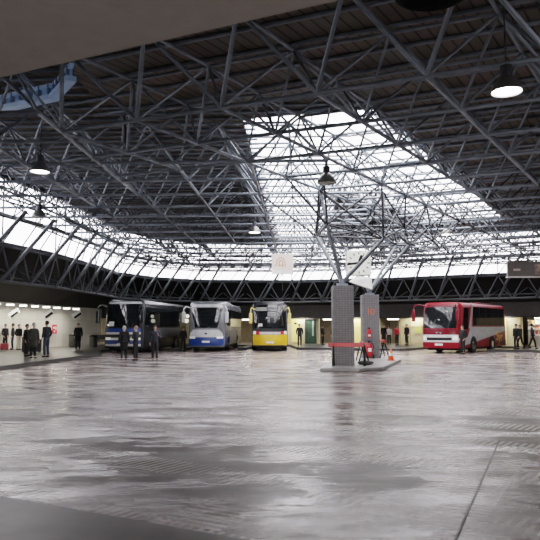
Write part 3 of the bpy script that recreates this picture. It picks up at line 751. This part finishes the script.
bn = thing('bench', 'low dark bench along the white wall left of the dark coach', 'bench', (-13.6, 53.5, 0.15), 0.0)
MB().box((0, 0, 0.42), (2.6, 0.45, 0.08)).build('seat', M_black, bn, bevel=0.01)
for s in (-1.1, 1.1): MB().box((s, 0, 0.19), (0.08, 0.4, 0.38)).build('leg', M_steeld, bn)
MB().box((0, 0.22, 0.72), (2.6, 0.05, 0.4)).build('backrest', M_black, bn)
def case(label, x, y, col, w=0.45, h=0.7, d=0.28, rz=0.2, z0=0.15):
    t = thing('suitcase', label, 'suitcase', (x, y, z0), rz, 'luggage on the left platform')
    MB().box((0, 0, h/2+0.05), (w, d, h)).build('shell', mat('case_%s' % (str(col),), col, 0.5), t, bevel=0.04)
    MB().tube((-0.12, 0, h+0.03), (-0.12, 0, h+0.3), 0.012, 6).tube((0.12, 0, h+0.03), (0.12, 0, h+0.3), 0.012, 6).tube((-0.12, 0, h+0.3), (0.12, 0, h+0.3), 0.015, 6).build('handle', M_black, t)
    for sx in (-1, 1): MB().tube((sx*w*0.35, -d*0.3, 0.04), (sx*w*0.35, d*0.3, 0.04), 0.04, 10).build('castor', M_rubber, t)
case('dark grey large trolley case beside the group on the left platform', -14.85, 39.5, (0.035, 0.035, 0.032), 0.65, 0.9, 0.4)
case('second black trolley case behind the group on the left platform', -14.1, 39.0, (0.02, 0.02, 0.02), 0.5, 0.75, 0.3)
case('dull red bag at the feet of the leftmost people', -18.05, 43.8, (0.25, 0.03, 0.04), 0.5, 0.4, 0.3)
case('yellowish box on top of the dark trolley cases', -14.72, 39.9, (0.55, 0.5, 0.2), 0.45, 0.35, 0.3, z0=1.12)
# khaki post between the coaches
kp = thing('bay_post', 'khaki square post with white lamps between the dark coach and the blue coach', 'post', (-6.55, 48.3, 0.165))
MB().box((0, 0, 1.3), (0.42, 0.42, 2.6)).build('shaft', mat('khaki', (0.2, 0.18, 0.11), 0.6), kp, bevel=0.02)
MB().ball((0.3, -0.3, 2.0), 0.16, 12, 8).ball((0.38, -0.28, 2.35), 0.13, 12, 8).build('globe', mat('globe_white', (0.8, 0.78, 0.65), 0.4, emit=(1, 0.95, 0.75), estr=0.8), kp, smooth=True)
MB().tube((0.0, -0.25, 2.0), (0.3, -0.3, 2.0), 0.03, 6).tube((0.0, -0.25, 2.35), (0.36, -0.28, 2.35), 0.03, 6).build('bracket', M_steeld, kp)

# ------------------------------------------------------------------ coaches
M_cglassd = mat('coach_glass', (0.01, 0.012, 0.014), 0.04, spec=0.8, var=0.05)
M_head = mat('headlamp', (0.75, 0.76, 0.75), 0.12, emit=(0.9, 0.92, 0.9), estr=0.15)
M_plate = mat('number_plate', (0.8, 0.8, 0.78), 0.4)
W2 = 1.26
def front_y(x, z):
    f = 0.0
    if z > 1.15: f = 0.5*((z-1.15)/2.4)**1.8
    if z < 0.7: f = 0.06*((0.7-z)/0.4)
    return f+0.34*min(1.2, abs(x)/W2)**3
def patch(rows, material, name, parent, off=0.012, nx=12, nz=6):
    m = MB(); rs = []
    for (z0, a0, b0), (z1, a1, b1) in zip(rows, rows[1:]):
        for q in range(nz): t = q/nz; rs.append((z0+(z1-z0)*t, a0+(a1-a0)*t, b0+(b1-b0)*t))
    rs.append(rows[-1])
    vs = []
    for z, a, b in rs:
        for i in range(nx+1):
            x = a+(b-a)*i/nx; vs.append((x, front_y(x, z)-off, z))
    w = nx+1
    fs = [(r*w+i, r*w+i+1, (r+1)*w+i+1, (r+1)*w+i) for r in range(len(rs)-1) for i in range(nx)]
    return m.add(vs, fs).build(name, material, parent, smooth=True)
def side_poly(pts, material, name, parent, side, off=0.008):
    x = side*(W2+off); tris = tessellate_polygon([[Vector((y, z, 0)) for y, z in pts]])
    return MB().add([(x, y, z) for y, z in pts], [tuple(t) for t in tris]).build(name, material, parent)
def coach(label, loc, rz, L, body_col, H=3.5):
    t = thing('coach', label, 'coach', loc, rz, 'parked coaches')
    out = []
    def arc(cx, cz, r, a0, a1, n):
        for q in range(n+1):
            a = a0+(a1-a0)*q/n; out.append((cx+r*math.cos(a), cz+r*math.sin(a)))
    rt, rb = 0.3, 0.1
    arc(W2-rt, H-rt, rt, 0, PI/2, 6); arc(-W2+rt, H-rt, rt, PI/2, PI, 6); arc(-W2+rb, 0.32+rb, rb, PI, 1.5*PI, 3); arc(W2-rb, 0.32+rb, rb, 1.5*PI, 2*PI, 3)
    # densify
    pts = []
    for k in range(len(out)):
        a, b = out[k], out[(k+1) % len(out)]; d = math.hypot(a[0]-b[0], a[1]-b[1]); nn = max(1, int(d/0.3))
        for q in range(nn): pts.append((a[0]+(b[0]-a[0])*q/nn, a[1]+(b[1]-a[1])*q/nn))
    n = len(pts); zc = 1.9; vs = []
    rings = []
    for s in (0.0, 0.3, 0.55, 0.75, 0.9, 1.0): rings.append([(x*s, front_y(x*s, zc+(z-zc)*s), zc+(z-zc)*s) for x, z in pts])
    for y in (1.0, 2.0, L-0.25): rings.append([(x, y, z) for x, z in pts])
    rings.append([(x*0.96, L-0.05, zc+(z-zc)*0.96) for x, z in pts]); rings.append([(x*0.85, L, zc+(z-zc)*0.88) for x, z in pts])
    for r in rings: vs += r
    fs = [(k*n+i, (k+1)*n+i, (k+1)*n+(i+1) % n, k*n+(i+1) % n) for k in range(len(rings)-1) for i in range(n)]
    fs.append(tuple((len(rings)-1)*n+i for i in range(n)))
    MB().add(vs, fs).build('body', body_col, t, smooth=True)
    for y in (2.7, L-3.1):
        for s in (-1, 1):
            ar = [(y+0.62*math.cos(a*PI/12), max(0.34, 0.5+0.62*math.sin(a*PI/12))) for a in range(-3, 16)]
            side_poly([(y+0.6*math.cos(a*PI/14), 0.5+0.6*math.sin(a*PI/14)) for a in range(0, 15)]+[(y-0.6, 0.33), (y+0.6, 0.33)], M_black, 'wheel_arch', t, s, 0.014)
            w = MB(); w.tube((s*0.98, y, 0.5), (s*1.29, y, 0.5), 0.5, 24); wo = w.build('wheel', M_rubber, t, bevel=0.03)
            MB().tube((s*1.285, y, 0.5), (s*1.31, y, 0.5), 0.29, 16, 0.24).build('hub', M_chrome, wo)
    MB().box((0, L/2, 0.3), (2.1, L-1.2, 0.2)).build('chassis', M_black, t)
    return t
def windows(t, L, side, m=M_cglassd, z0=1.75, z1=2.98, n=6, y0=1.9):
    w = (L-0.5-y0)/n
    for q in range(n): side_poly([(y0+q*w+0.03, z0), (y0+(q+1)*w-0.03, z0), (y0+(q+1)*w-0.03, z1), (y0+q*w+0.03, z1)], m, 'side_window', t, side, 0.016)
def mirror(t, s, col, drop=0.75, z=3.05, fwd=0.35, out=0.25):
    b = MB(); x0 = s*1.05
    P = [Vector((x0, 0.35, z)), Vector((s*(1.25+out*0.5), -fwd*0.5, z+0.12)), Vector((s*(1.25+out), -fwd, z-0.05)), Vector((s*(1.25+out), -fwd, z-0.25))]
    for a, c in zip(P, P[1:]): b.tube(a, c, 0.045, 8)
    o = b.build('mirror_arm', col, t)
    MB().box((s*(1.25+out), -fwd, z-0.25-drop/2), (0.24, 0.16, drop)).build('mirror', col, o, bevel=0.05)
def wipers(t, z=1.6):
    for x0, x1 in ((-0.7, 0.1), (0.15, 0.9)):
        m = MB(); a = Vector((x0, front_y(x0, z)-0.03, z)); b = Vector((x1, front_y(x1, z+0.18)-0.03, z+0.18)); m.tube(a, b, 0.014, 5); m.build('wiper', M_black, t)
def plate(t, z=0.62, x=0.0):
    o = patch([(z, x-0.27, x+0.27), (z+0.13, x-0.27, x+0.27)], M_plate, 'number_plate', t, 0.03, 4, 1)
def lamps(t, z0, z1, xi, xo):
    for s in (-1, 1):
        a, b = sorted((s*xi, s*xo)); patch([(z0, a, b), (z1, a, b)], M_head, 'headlight', t, 0.022, 5, 2)

# 1: dark coach with blue and white stripes on its nose
M_bk = mat('coach_dark', (0.028, 0.03, 0.034), 0.25); M_bl = mat('coach_blue', (0.012, 0.05, 0.22), 0.3); M_sil = mat('coach_silver', (0.22, 0.23, 0.25), 0.25, metal=0.4)
M_ivory = mat('coach_white', (0.52, 0.53, 0.55), 0.25)
t = coach('dark coach with blue and white striped nose, leftmost, two people before it', (-9.65, 41.8, 0), math.radians(-7.5), 11.5, M_bk, 3.5)
patch([(1.7, -1.12, 1.12), (3.2, -1.16, 1.16)], M_cglassd, 'windscreen', t)
patch([(3.22, -1.16, 1.16), (3.36, -1.1, 1.1)], M_ivory, 'roof_edge', t, 0.02)
for z0, z1, m_ in ((1.36, 1.6, M_bl), (1.22, 1.36, M_ivory), (1.02, 1.18, M_bk), (0.84, 1.0, M_ivory), (0.62, 0.8, M_bl), (0.45, 0.6, M_ivory)):
    patch([(z0, -1.2, 1.2), (z1, -1.2, 1.2)], m_, 'nose_stripe', t, 0.016, 12, 2)
lamps(t, 0.86, 1.02, 0.75, 1.15); plate(t, 0.5); wipers(t, 1.72)
patch([(1.75, -0.95, -0.55), (2.05, -0.95, -0.55)], M_plate, 'windscreen_card', t, 0.02, 3, 2)
for s in (-1, 1):
    windows(t, 11.5, s); side_poly([(0.9, 1.75), (1.85, 1.75), (1.85, 3.0), (1.2, 3.0)], M_cglassd, 'cab_window', t, s)
    side_poly([(2.2, 0.95), (10.9, 0.95), (10.9, 1.65), (3.0, 1.65)], mat('coach_grey', (0.10, 0.105, 0.115), 0.3), 'side_panel', t, s)
    mirror(t, s, M_bk, 0.8, 3.0)
# 2: silver and blue coach
t = coach('silver and blue coach with a swept nose, second from the left', (-4.45, 44.6, 0), math.radians(-3.5), 11.5, M_sil, 3.5)
patch([(1.65, -0.78, 0.78), (2.2, -0.92, 0.92), (3.05, -1.14, 1.14)], M_cglassd, 'windscreen', t)
patch([(0.42, -1.2, 1.2), (0.98, -1.22, 1.22)], M_bl, 'bumper', t, 0.02)
patch([(1.0, -1.2, 1.2), (1.3, -1.12, 1.12), (1.52, -0.9, 0.9)], M_ivory, 'bonnet', t, 0.018)
patch([(3.1, -1.1, 1.1), (3.3, -1.05, 1.05)], M_ivory, 'roof_edge', t, 0.02)
patch([(1.18, -0.06, 0.06), (1.3, -0.1, 0.1)], M_bk, 'badge', t, 0.03, 3, 1)
lamps(t, 0.9, 1.06, 0.75, 1.18); plate(t, 0.62); wipers(t, 1.68)
for s in (-1, 1):
    windows(t, 11.5, s); mirror(t, s, M_ivory, 0.75, 3.0)
    side_poly([(0.5, 0.5), (2.0, 0.5), (2.0, 1.0), (0.5, 1.0)], M_bl, 'side_panel', t, s)
    side_poly([(3.4, 0.45), (7.7, 0.45), (7.7, 1.5), (3.4, 1.5)], mat('locker_grey', (0.25, 0.24, 0.22), 0.35), 'luggage_door', t, s)
MB().box((0, 5.5, 3.55), (1.8, 2.4, 0.16)).build('air_conditioner', M_ivory, t, bevel=0.05)
# 3: black and yellow coach
M_cy = mat('coach_yellow', (0.72, 0.46, 0.03), 0.3)
t = coach('black and yellow coach facing the camera, left of the pillars', (0.0, 45.6, 0), math.radians(0.5), 11.5, M_bk, 3.5)
patch([(1.62, -1.1, 1.1), (3.3, -1.16, 1.16)], M_cglassd, 'windscreen', t)
patch([(0.42, -1.22, 1.22), (1.16, -1.22, 1.22)], M_cy, 'bumper', t, 0.02)
patch([(1.18, -1.22, 1.22), (1.36, -1.2, 1.2)], M_ivory, 'light_band', t, 0.018)
for s in (-1, 1): patch([(1.19, *sorted((s*0.75, s*1.0))), (1.4, *sorted((s*0.75, s*1.0)))], M_red, 'marker_lamp', t, 0.026, 3, 1)
lamps(t, 1.2, 1.42, 1.0, 1.2); plate(t, 0.55); wipers(t, 1.66)
patch([(2.85, -1.0, -0.2), (3.12, -1.0, -0.2)], mat('destination_blind', (0.2, 0.21, 0.2), 0.4), 'destination_board', t, 0.02, 5, 2)
patch([(1.75, -0.85, -0.55), (1.95, -0.85, -0.55)], M_plate, 'windscreen_card', t, 0.02, 3, 2)
for s in (-1, 1): windows(t, 11.5, s); mirror(t, s, mat('mirror_yellow', (0.75, 0.62, 0.2), 0.4), 0.75, 2.95, 0.25, 0.12)
# 4: red and white coach
M_cr = mat('coach_red', (0.22, 0.006, 0.016), 0.4, spec=0.3); M_crd = mat('coach_maroon', (0.12, 0.006, 0.014), 0.25)
RZ = math.radians(-38.5)
t = coach('red and white coach parked at an angle on the right', (10.9, 41.6, 0), RZ, 9.3, M_cr, 3.3)
patch([(1.62, -1.1, 1.1), (2.5, -1.17, 1.17), (3.0, -1.12, 1.12)], M_cglassd, 'windscreen', t)
patch([(1.2, -1.18, 1.18), (1.6, -1.1, 1.1)], M_crd, 'nose_panel', t, 0.018)
patch([(0.72, -1.22, 1.22), (1.2, -1.22, 1.22)], M_ivory, 'bumper', t, 0.02)
patch([(0.84, -0.85, 0.85), (1.02, -0.85, 0.85)], M_black, 'grille', t, 0.03)
patch([(0.36, -1.2, 1.2), (0.7, -1.22, 1.22)], M_cr, 'skirt', t, 0.02)
patch([(3.03, -1.0, 1.0), (3.15, -0.9, 0.9)], M_crd, 'roof_edge', t, 0.02)
patch([(1.3, -0.2, 0.2), (1.38, -0.2, 0.2)], M_chrome, 'badge', t, 0.03, 3, 1)
lamps(t, 0.85, 1.1, 0.9, 1.18); plate(t, 0.5); wipers(t, 1.8)
for s in (-1, 1):
    windows(t, 9.3, s, n=5, z0=1.8, z1=3.02, y0=2.7)
    side_poly([(0.95, 1.55), (1.75, 1.55), (1.95, 2.95), (1.2, 2.95)], M_cglassd, 'cab_window', t, s, 0.016)
    side_poly([(0.5, 0.9), (1.7, 1.05), (2.25, 1.72), (9.1, 1.72), (9.1, 1.45), (6.8, 1.15), (3.4, 0.75), (0.5, 0.45)], M_ivory, 'white_swoosh', t, s, 0.010)
    side_poly([(1.9, 1.6), (2.35, 1.6), (2.75, 3.05), (2.5, 3.3), (2.2, 3.3), (2.45, 3.05)], M_ivory, 'white_pillar', t, s, 0.018)
    side_poly([(6.8, 0.36), (9.1, 0.36), (9.1, 0.8), (8.2, 0.65)], M_crd, 'dark_skirt', t, s, 0.012)
    mirror(t, s, M_crd, 0.75, 3.05, 0.45, 0.25)
M_gold = mat('gold_script', (0.75, 0.5, 0.12), 0.4)
text_mesh('Syr', 1.0, 'script_lettering', M_gold, t, (W2+0.02, 7.7, 1.02), (PI/2, 0.08, PI/2))
MB().box((0, 6, 3.34), (1.7, 2.2, 0.14)).build('air_conditioner', M_crd, t, bevel=0.05)

# ------------------------------------------------------------------ people
def skin_mesh(name, verts, edges, radii, material, parent, root=0, sub=2):
    me = bpy.data.meshes.new(name); me.from_pydata([tuple(v) for v in verts], edges, []); me.update()
    o = bpy.data.objects.new(name, me); COL.objects.link(o)
    o.modifiers.new('skin', 'SKIN'); sd = o.modifiers.new('sub', 'SUBSURF'); sd.levels = sub; sd.render_levels = sub
    if not me.skin_vertices: me.skin_vertices.new()
    for i, r in enumerate(radii):
        sv = me.skin_vertices[0].data[i]; sv.radius = r if isinstance(r, tuple) else (r, r); sv.use_root = (i == root)
    dg = bpy.context.evaluated_depsgraph_get(); m2 = bpy.data.meshes.new_from_object(o.evaluated_get(dg)); m2.name = name
    bpy.data.objects.remove(o); m2.materials.clear(); m2.materials.append(material); m2.shade_smooth()
    o2 = bpy.data.objects.new(name, m2); COL.objects.link(o2); o2.parent = parent
    return o2
SKIN = mat('skin', (0.48, 0.30, 0.22), 0.55, var=0.05)
def person(label, x, y, z, facing, jacket, trousers, hair=(0.03, 0.022, 0.018), pose='stand', h=1.74, coat=False, stride=0.0, bag=None, bulk=1.0, hat=None):
    """facing: degrees, 0 = towards the camera (-Y), 90 = to the right (+X)."""
    t = thing('person', label, 'person', (x, y, z), math.radians(facing), 'people in the bus hall')
    k = h/1.75; V = lambda a, b, c: Vector((a*k, b*k, c*k)); B = bulk
    st = stride
    J = {'pel': V(0, 0, 0.96), 'wst': V(0, 0, 1.10), 'chs': V(0, -0.01, 1.30), 'nk0': V(0, 0.0, 1.47), 'nk': V(0, -0.005, 1.53), 'hd0': V(0, -0.02, 1.59), 'hd1': V(0, -0.015, 1.66), 'hd2': V(0, -0.005, 1.72)}
    arms = {}
    for s, nm in ((-1, 'r'), (1, 'l')):
        sw = st*s
        J['sh'+nm] = V(s*0.185, 0, 1.41)
        if pose == 'pocket': el, wr, hd = V(s*0.245, 0.05, 1.15), V(s*0.2, -0.07, 0.95), V(s*0.18, -0.10, 0.89)
        elif pose == 'phone' and s == 1: el, wr, hd = V(s*0.26, -0.02, 1.14), V(s*0.17, -0.22, 1.26), V(s*0.14, -0.25, 1.33)
        elif pose == 'crossed': el, wr, hd = V(s*0.25, -0.02, 1.13), V(s*0.02, -0.2, 1.16), V(s*-0.06, -0.19, 1.18)
        else: el, wr, hd = V(s*0.24, 0.02-sw*0.4, 1.14), V(s*0.25, -0.05-sw*0.9, 0.90), V(s*0.25, -0.07-sw*1.0, 0.83)
        J['el'+nm], J['wr'+nm], J['hd'+nm] = el, wr, hd
        J['hp'+nm] = V(s*0.09, 0, 0.90); J['kn'+nm] = V(s*0.10, -0.03+sw*0.55, 0.50)
        lift = 0.06*abs(st)*3 if sw > 0 else 0
        J['an'+nm] = V(s*0.105, 0.02+sw*1.1, 0.09+lift)
    # body: one continuous surface
    names = ['pel', 'wst', 'chs', 'nk0', 'nk', 'hd0', 'hd1', 'hd2']; R = [0.12, 0.115, 0.13, 0.07, 0.052, 0.078, 0.088, 0.06]
    vs = [J[q] for q in names]; rad = [(r*k*0.95, r*k*0.95) for r in R]; ed = [(i, i+1) for i in range(7)]
    nose = len(vs); vs.append(J['hd0']+V(0, -0.105, 0.025)); rad.append((0.013*k, 0.013*k)); ed.append((5, nose))
    for nm, s in (('r', -1), ('l', 1)):
        a = len(vs); vs += [J['sh'+nm], J['el'+nm], J['wr'+nm], J['hd'+nm]]; rad += [(0.055*k,)*2, (0.04*k,)*2, (0.027*k,)*2, (0.036*k, 0.02*k)]; ed += [(2, a), (a, a+1), (a+1, a+2), (a+2, a+3)]
        d = (J['hd'+nm]-J['wr'+nm]).normalized(); ax = Vector((0, 1, 0)) if abs(d.y) < 0.8 else Vector((0, 0, 1)); cr = Vector((-s, 0, 0))
        for q, (o, ln) in enumerate(((-0.030, 0.070), (-0.010, 0.080), (0.010, 0.076), (0.030, 0.058))):
            b = len(vs); base = J['hd'+nm]+ax*o*k+d*0.025*k; vs += [base+d*ln*0.5*k, base+d*ln*k+cr*0.018*k]; rad += [(0.009*k,)*2, (0.0075*k,)*2]; ed += [(a+3, b), (b, b+1)]
        b = len(vs); vs += [J['hd'+nm]-ax*0.045*k-d*0.01*k, J['hd'+nm]-ax*0.058*k+d*0.03*k]; rad += [(0.011*k,)*2, (0.009*k,)*2]; ed += [(a+3, b), (b, b+1)]
        a = len(vs); vs += [J['hp'+nm], J['kn'+nm], J['an'+nm], J['an'+nm]+V(0, -0.13, -0.06)]; rad += [(0.075*k,)*2, (0.052*k,)*2, (0.036*k,)*2, (0.03*k,)*2]; ed += [(0, a), (a, a+1), (a+1, a+2), (a+2, a+3)]
    skin_mesh('body', vs, ed, rad, SKIN, t)
    # jacket
    mj = mat('cloth_%.3f_%.3f_%.3f' % jacket, jacket, 0.85, scale=12)
    vs = [J['wst'], J['chs'], J['nk0'], J['pel']+V(0, 0, -0.02)]; rad = [(0.165*k*B, 0.125*k*B), (0.19*k*B, 0.13*k*B), (0.085*k, 0.075*k), (0.175*k*B, 0.135*k*B)]; ed = [(0, 1), (1, 2), (0, 3)]
    if coat:
        vs += [V(0, 0, 0.72), V(0, 0.0, 0.52)]; rad += [(0.185*k*B, 0.15*k*B), (0.195*k*B, 0.16*k*B)]; ed += [(3, 4), (4, 5)]
    for nm in 'rl':
        a = len(vs); vs += [J['sh'+nm], J['el'+nm], J['wr'+nm]]; rad += [(0.078*k*B,)*2, (0.06*k*B,)*2, (0.046*k,)*2]; ed += [(1, a), (a, a+1), (a+1, a+2)]
    skin_mesh('jacket', vs, ed, rad, mj, t)
    mt = mat('cloth_%.3f_%.3f_%.3f' % trousers, trousers, 0.85, scale=12)
    vs = [J['pel'], J['wst']-V(0, 0, 0.04)]; rad = [(0.15*k, 0.115*k), (0.135*k, 0.1*k)]; ed = [(0, 1)]
    for nm in 'rl':
        a = len(vs); vs += [J['hp'+nm], J['kn'+nm], J['an'+nm]+V(0, 0, 0.01)]; rad += [(0.095*k,)*2, (0.072*k,)*2, (0.06*k,)*2]; ed += [(0, a), (a, a+1), (a+1, a+2)]
    skin_mesh('trousers', vs, ed, rad, mt, t)
    for nm in 'rl':
        a = J['an'+nm]
        m = MB(); m.ball((a.x, a.y-0.06*k, a.z-0.04*k), 0.05*k, 10, 6, (0.95, 2.6, 1.0)); so = m.build('shoe', M_black, t, smooth=True)
        for v in so.data.vertices: v.co.z = max(v.co.z, a.z-0.088*k)
    # hair: cap over the back and top of the skull
    hm = mat('hair_%.2f_%.2f_%.2f' % (hat or hair), hat or hair, 0.8, scale=20); c = J['hd1']; m = MB(); m.ball((c.x, c.y+0.012*k, c.z+0.012*k), 0.108*k, 14, 10, (0.9, 1.02, 1.0)); ho = m.build('hat' if hat else 'hair', hm, t, smooth=True)
    for v in ho.data.vertices:
        fwd = -(v.co.y-c.y)/k
        if fwd > 0.02 and v.co.z < c.z+0.045*k: v.co.y = c.y-0.02*k; v.co.x *= 0.8
        v.co.z = max(v.co.z, c.z-0.075*k)
    for s in (-1, 1):
        MB().ball((s*0.033*k, c.y-0.086*k, c.z-0.02*k), 0.012*k, 8, 5).build('eye', M_black, t, smooth=True)
        MB().ball((s*0.09*k, c.y, c.z-0.03*k), 0.026*k, 8, 5, (0.45, 0.8, 1.2)).build('ear', SKIN, t, smooth=True)
    MB().box((0, c.y-0.096*k, c.z-0.085*k), (0.045*k, 0.012*k, 0.009*k)).build('mouth', mat('lips', (0.3, 0.1, 0.09), 0.5), t)
    return t
BK = (0.010, 0.010, 0.012); NV = (0.022, 0.026, 0.042); GR = (0.05, 0.052, 0.048); DT = (0.013, 0.013, 0.016); WT = (0.62, 0.58, 0.48); GY = (0.45, 0.43, 0.42)
person('person in dark jacket at the far left edge, left of another in black', -18.35, 44.6, 0.15, 60, BK, DT, pose='pocket')
person('person in black standing behind the dull red bag on the left platform', -17.75, 44.4, 0.15, -70, BK, DT, h=1.78)
person('person in black jacket and cream trousers alone on the left platform', -16.95, 43.4, 0.15, 60, BK, WT, pose='pocket', h=1.72, hat=(0.02, 0.02, 0.02))
person('heavy person in long grey-green coat, nearest of the left platform group', -11.5, 31.3, 0.15, 175, (0.05, 0.052, 0.045), DT, coat=True, bulk=1.25, h=1.72, hair=GY)
person('person in dark blue jacket at the right of the left platform group', -11.25, 32.4, 0.15, -120, (0.02, 0.024, 0.032), (0.035, 0.05, 0.085), pose='pocket', h=1.82)
person('person in black partly hidden at the left of the left platform group', -12.7, 33.6, 0.15, 80, BK, DT, h=1.66)
person('person in black beside the white wall between two litter bins', -13.3, 44.6, 0.15, 20, BK, DT, coat=True, bulk=1.15, h=1.8)
person('grey-haired person in long black coat before the dark striped coach', -7.3, 32.2, 0, -150, BK, BK, hair=GY, coat=True, bulk=1.15, h=1.72)
person('person in black leaning in beside the long-coated one before the dark coach', -6.75, 32.4, 0, -110, BK, DT, hair=(0.2, 0.14, 0.11), pose='crossed', h=1.72)
person('person in dark uniform at the front right corner of the dark coach', -5.75, 32.2, 0, 10, NV, DT, pose='phone', h=1.74, hair=(0.12, 0.09, 0.08))
person('person in dark jacket between the khaki post and the blue coach', -6.15, 45.6, 0, 30, BK, DT, h=1.72)
person('person in black standing by the yellow board right of the yellow coach', 2.35, 51.0, 0.15, 0, BK, DT, pose='pocket', h=1.8)
person('person in dark jacket in the doorway left of the pillars, nearer the green door', 4.7, 57.5, 0.15, 60, BK, DT, h=1.78)
person('person in dark jacket in the doorway left of the pillars, next to the pillar', 5.6, 56.5, 0.15, -40, (0.03, 0.03, 0.03), DT, h=1.72, bulk=1.15)
person('person in black in the doorway right of the pillars, leftmost there', 9.9, 56.0, 0.15, 20, BK, BK, coat=True, h=1.8)
person('person in white top in the doorway right of the pillars', 10.55, 57.0, 0.15, -20, (0.5, 0.45, 0.42), BK, h=1.65)
person('person in red jacket in the doorway right of the pillars', 11.15, 56.6, 0.15, 30, (0.55, 0.05, 0.06), DT, h=1.72)
person('person in black at the right end of the doorway right of the pillars', 11.95, 56.2, 0.15, -60, BK, BK, coat=True, h=1.82)
person('driver in black beside the front wheel of the red coach', 11.95, 39.9, 0, -60, BK, BK, pose='pocket', h=1.8, bulk=1.1)
person('person in black walking in front of the cream wall, left of the pair', 17.15, 44.8, 0.15, -60, BK, DT, h=1.74, stride=0.05)
person('person in black striding behind the other by the cream wall', 17.65, 45.4, 0.15, -80, BK, DT, h=1.7, stride=0.22, hair=(0.3, 0.2, 0.15))
person('person in dark blue striding right toward the lit shop', 18.75, 46.0, 0.15, 80, (0.035, 0.04, 0.055), DT, h=1.78, stride=0.2)

# ------------------------------------------------------------------ light and sky
w = bpy.data.worlds.new('overcast'); scn.world = w; w.use_nodes = True
nt = w.node_tree; bg = nt.nodes['Background']
tcw = nt.nodes.new('ShaderNodeTexCoord'); nzw = nt.nodes.new('ShaderNodeTexNoise'); nzw.inputs['Scale'].default_value = 2.0
rpw = nt.nodes.new('ShaderNodeValToRGB'); rpw.color_ramp.elements[0].color = (1.0, 0.94, 0.945, 1); rpw.color_ramp.elements[1].color = (1.0, 0.95, 0.945, 1)
nt.links.new(tcw.outputs['Generated'], nzw.inputs['Vector']); nt.links.new(nzw.outputs['Fac'], rpw.inputs['Fac']); nt.links.new(rpw.outputs['Color'], bg.inputs['Color'])
bg.inputs['Strength'].default_value = 6.2
sd = bpy.data.lights.new('soft_sun', 'SUN'); sd.energy = 2.5; sd.angle = math.radians(100); sd.color = (1.0, 0.97, 0.95)
so = bpy.data.objects.new('soft_sun', sd); COL.objects.link(so); so.location = (0, 30, 30); so.rotation_euler = (math.radians(-8), math.radians(6), 0)
scn.view_settings.view_transform = 'Filmic'
for lk in ('Medium High Contrast', 'Filmic - Medium High Contrast'):
    try: scn.view_settings.look = lk; break
    except TypeError: pass
scn.view_settings.exposure = 0.74
scn.cycles.max_bounces = 8
scn.cycles.transparent_max_bounces = 12
scn.cycles.sample_clamp_indirect = 6.0
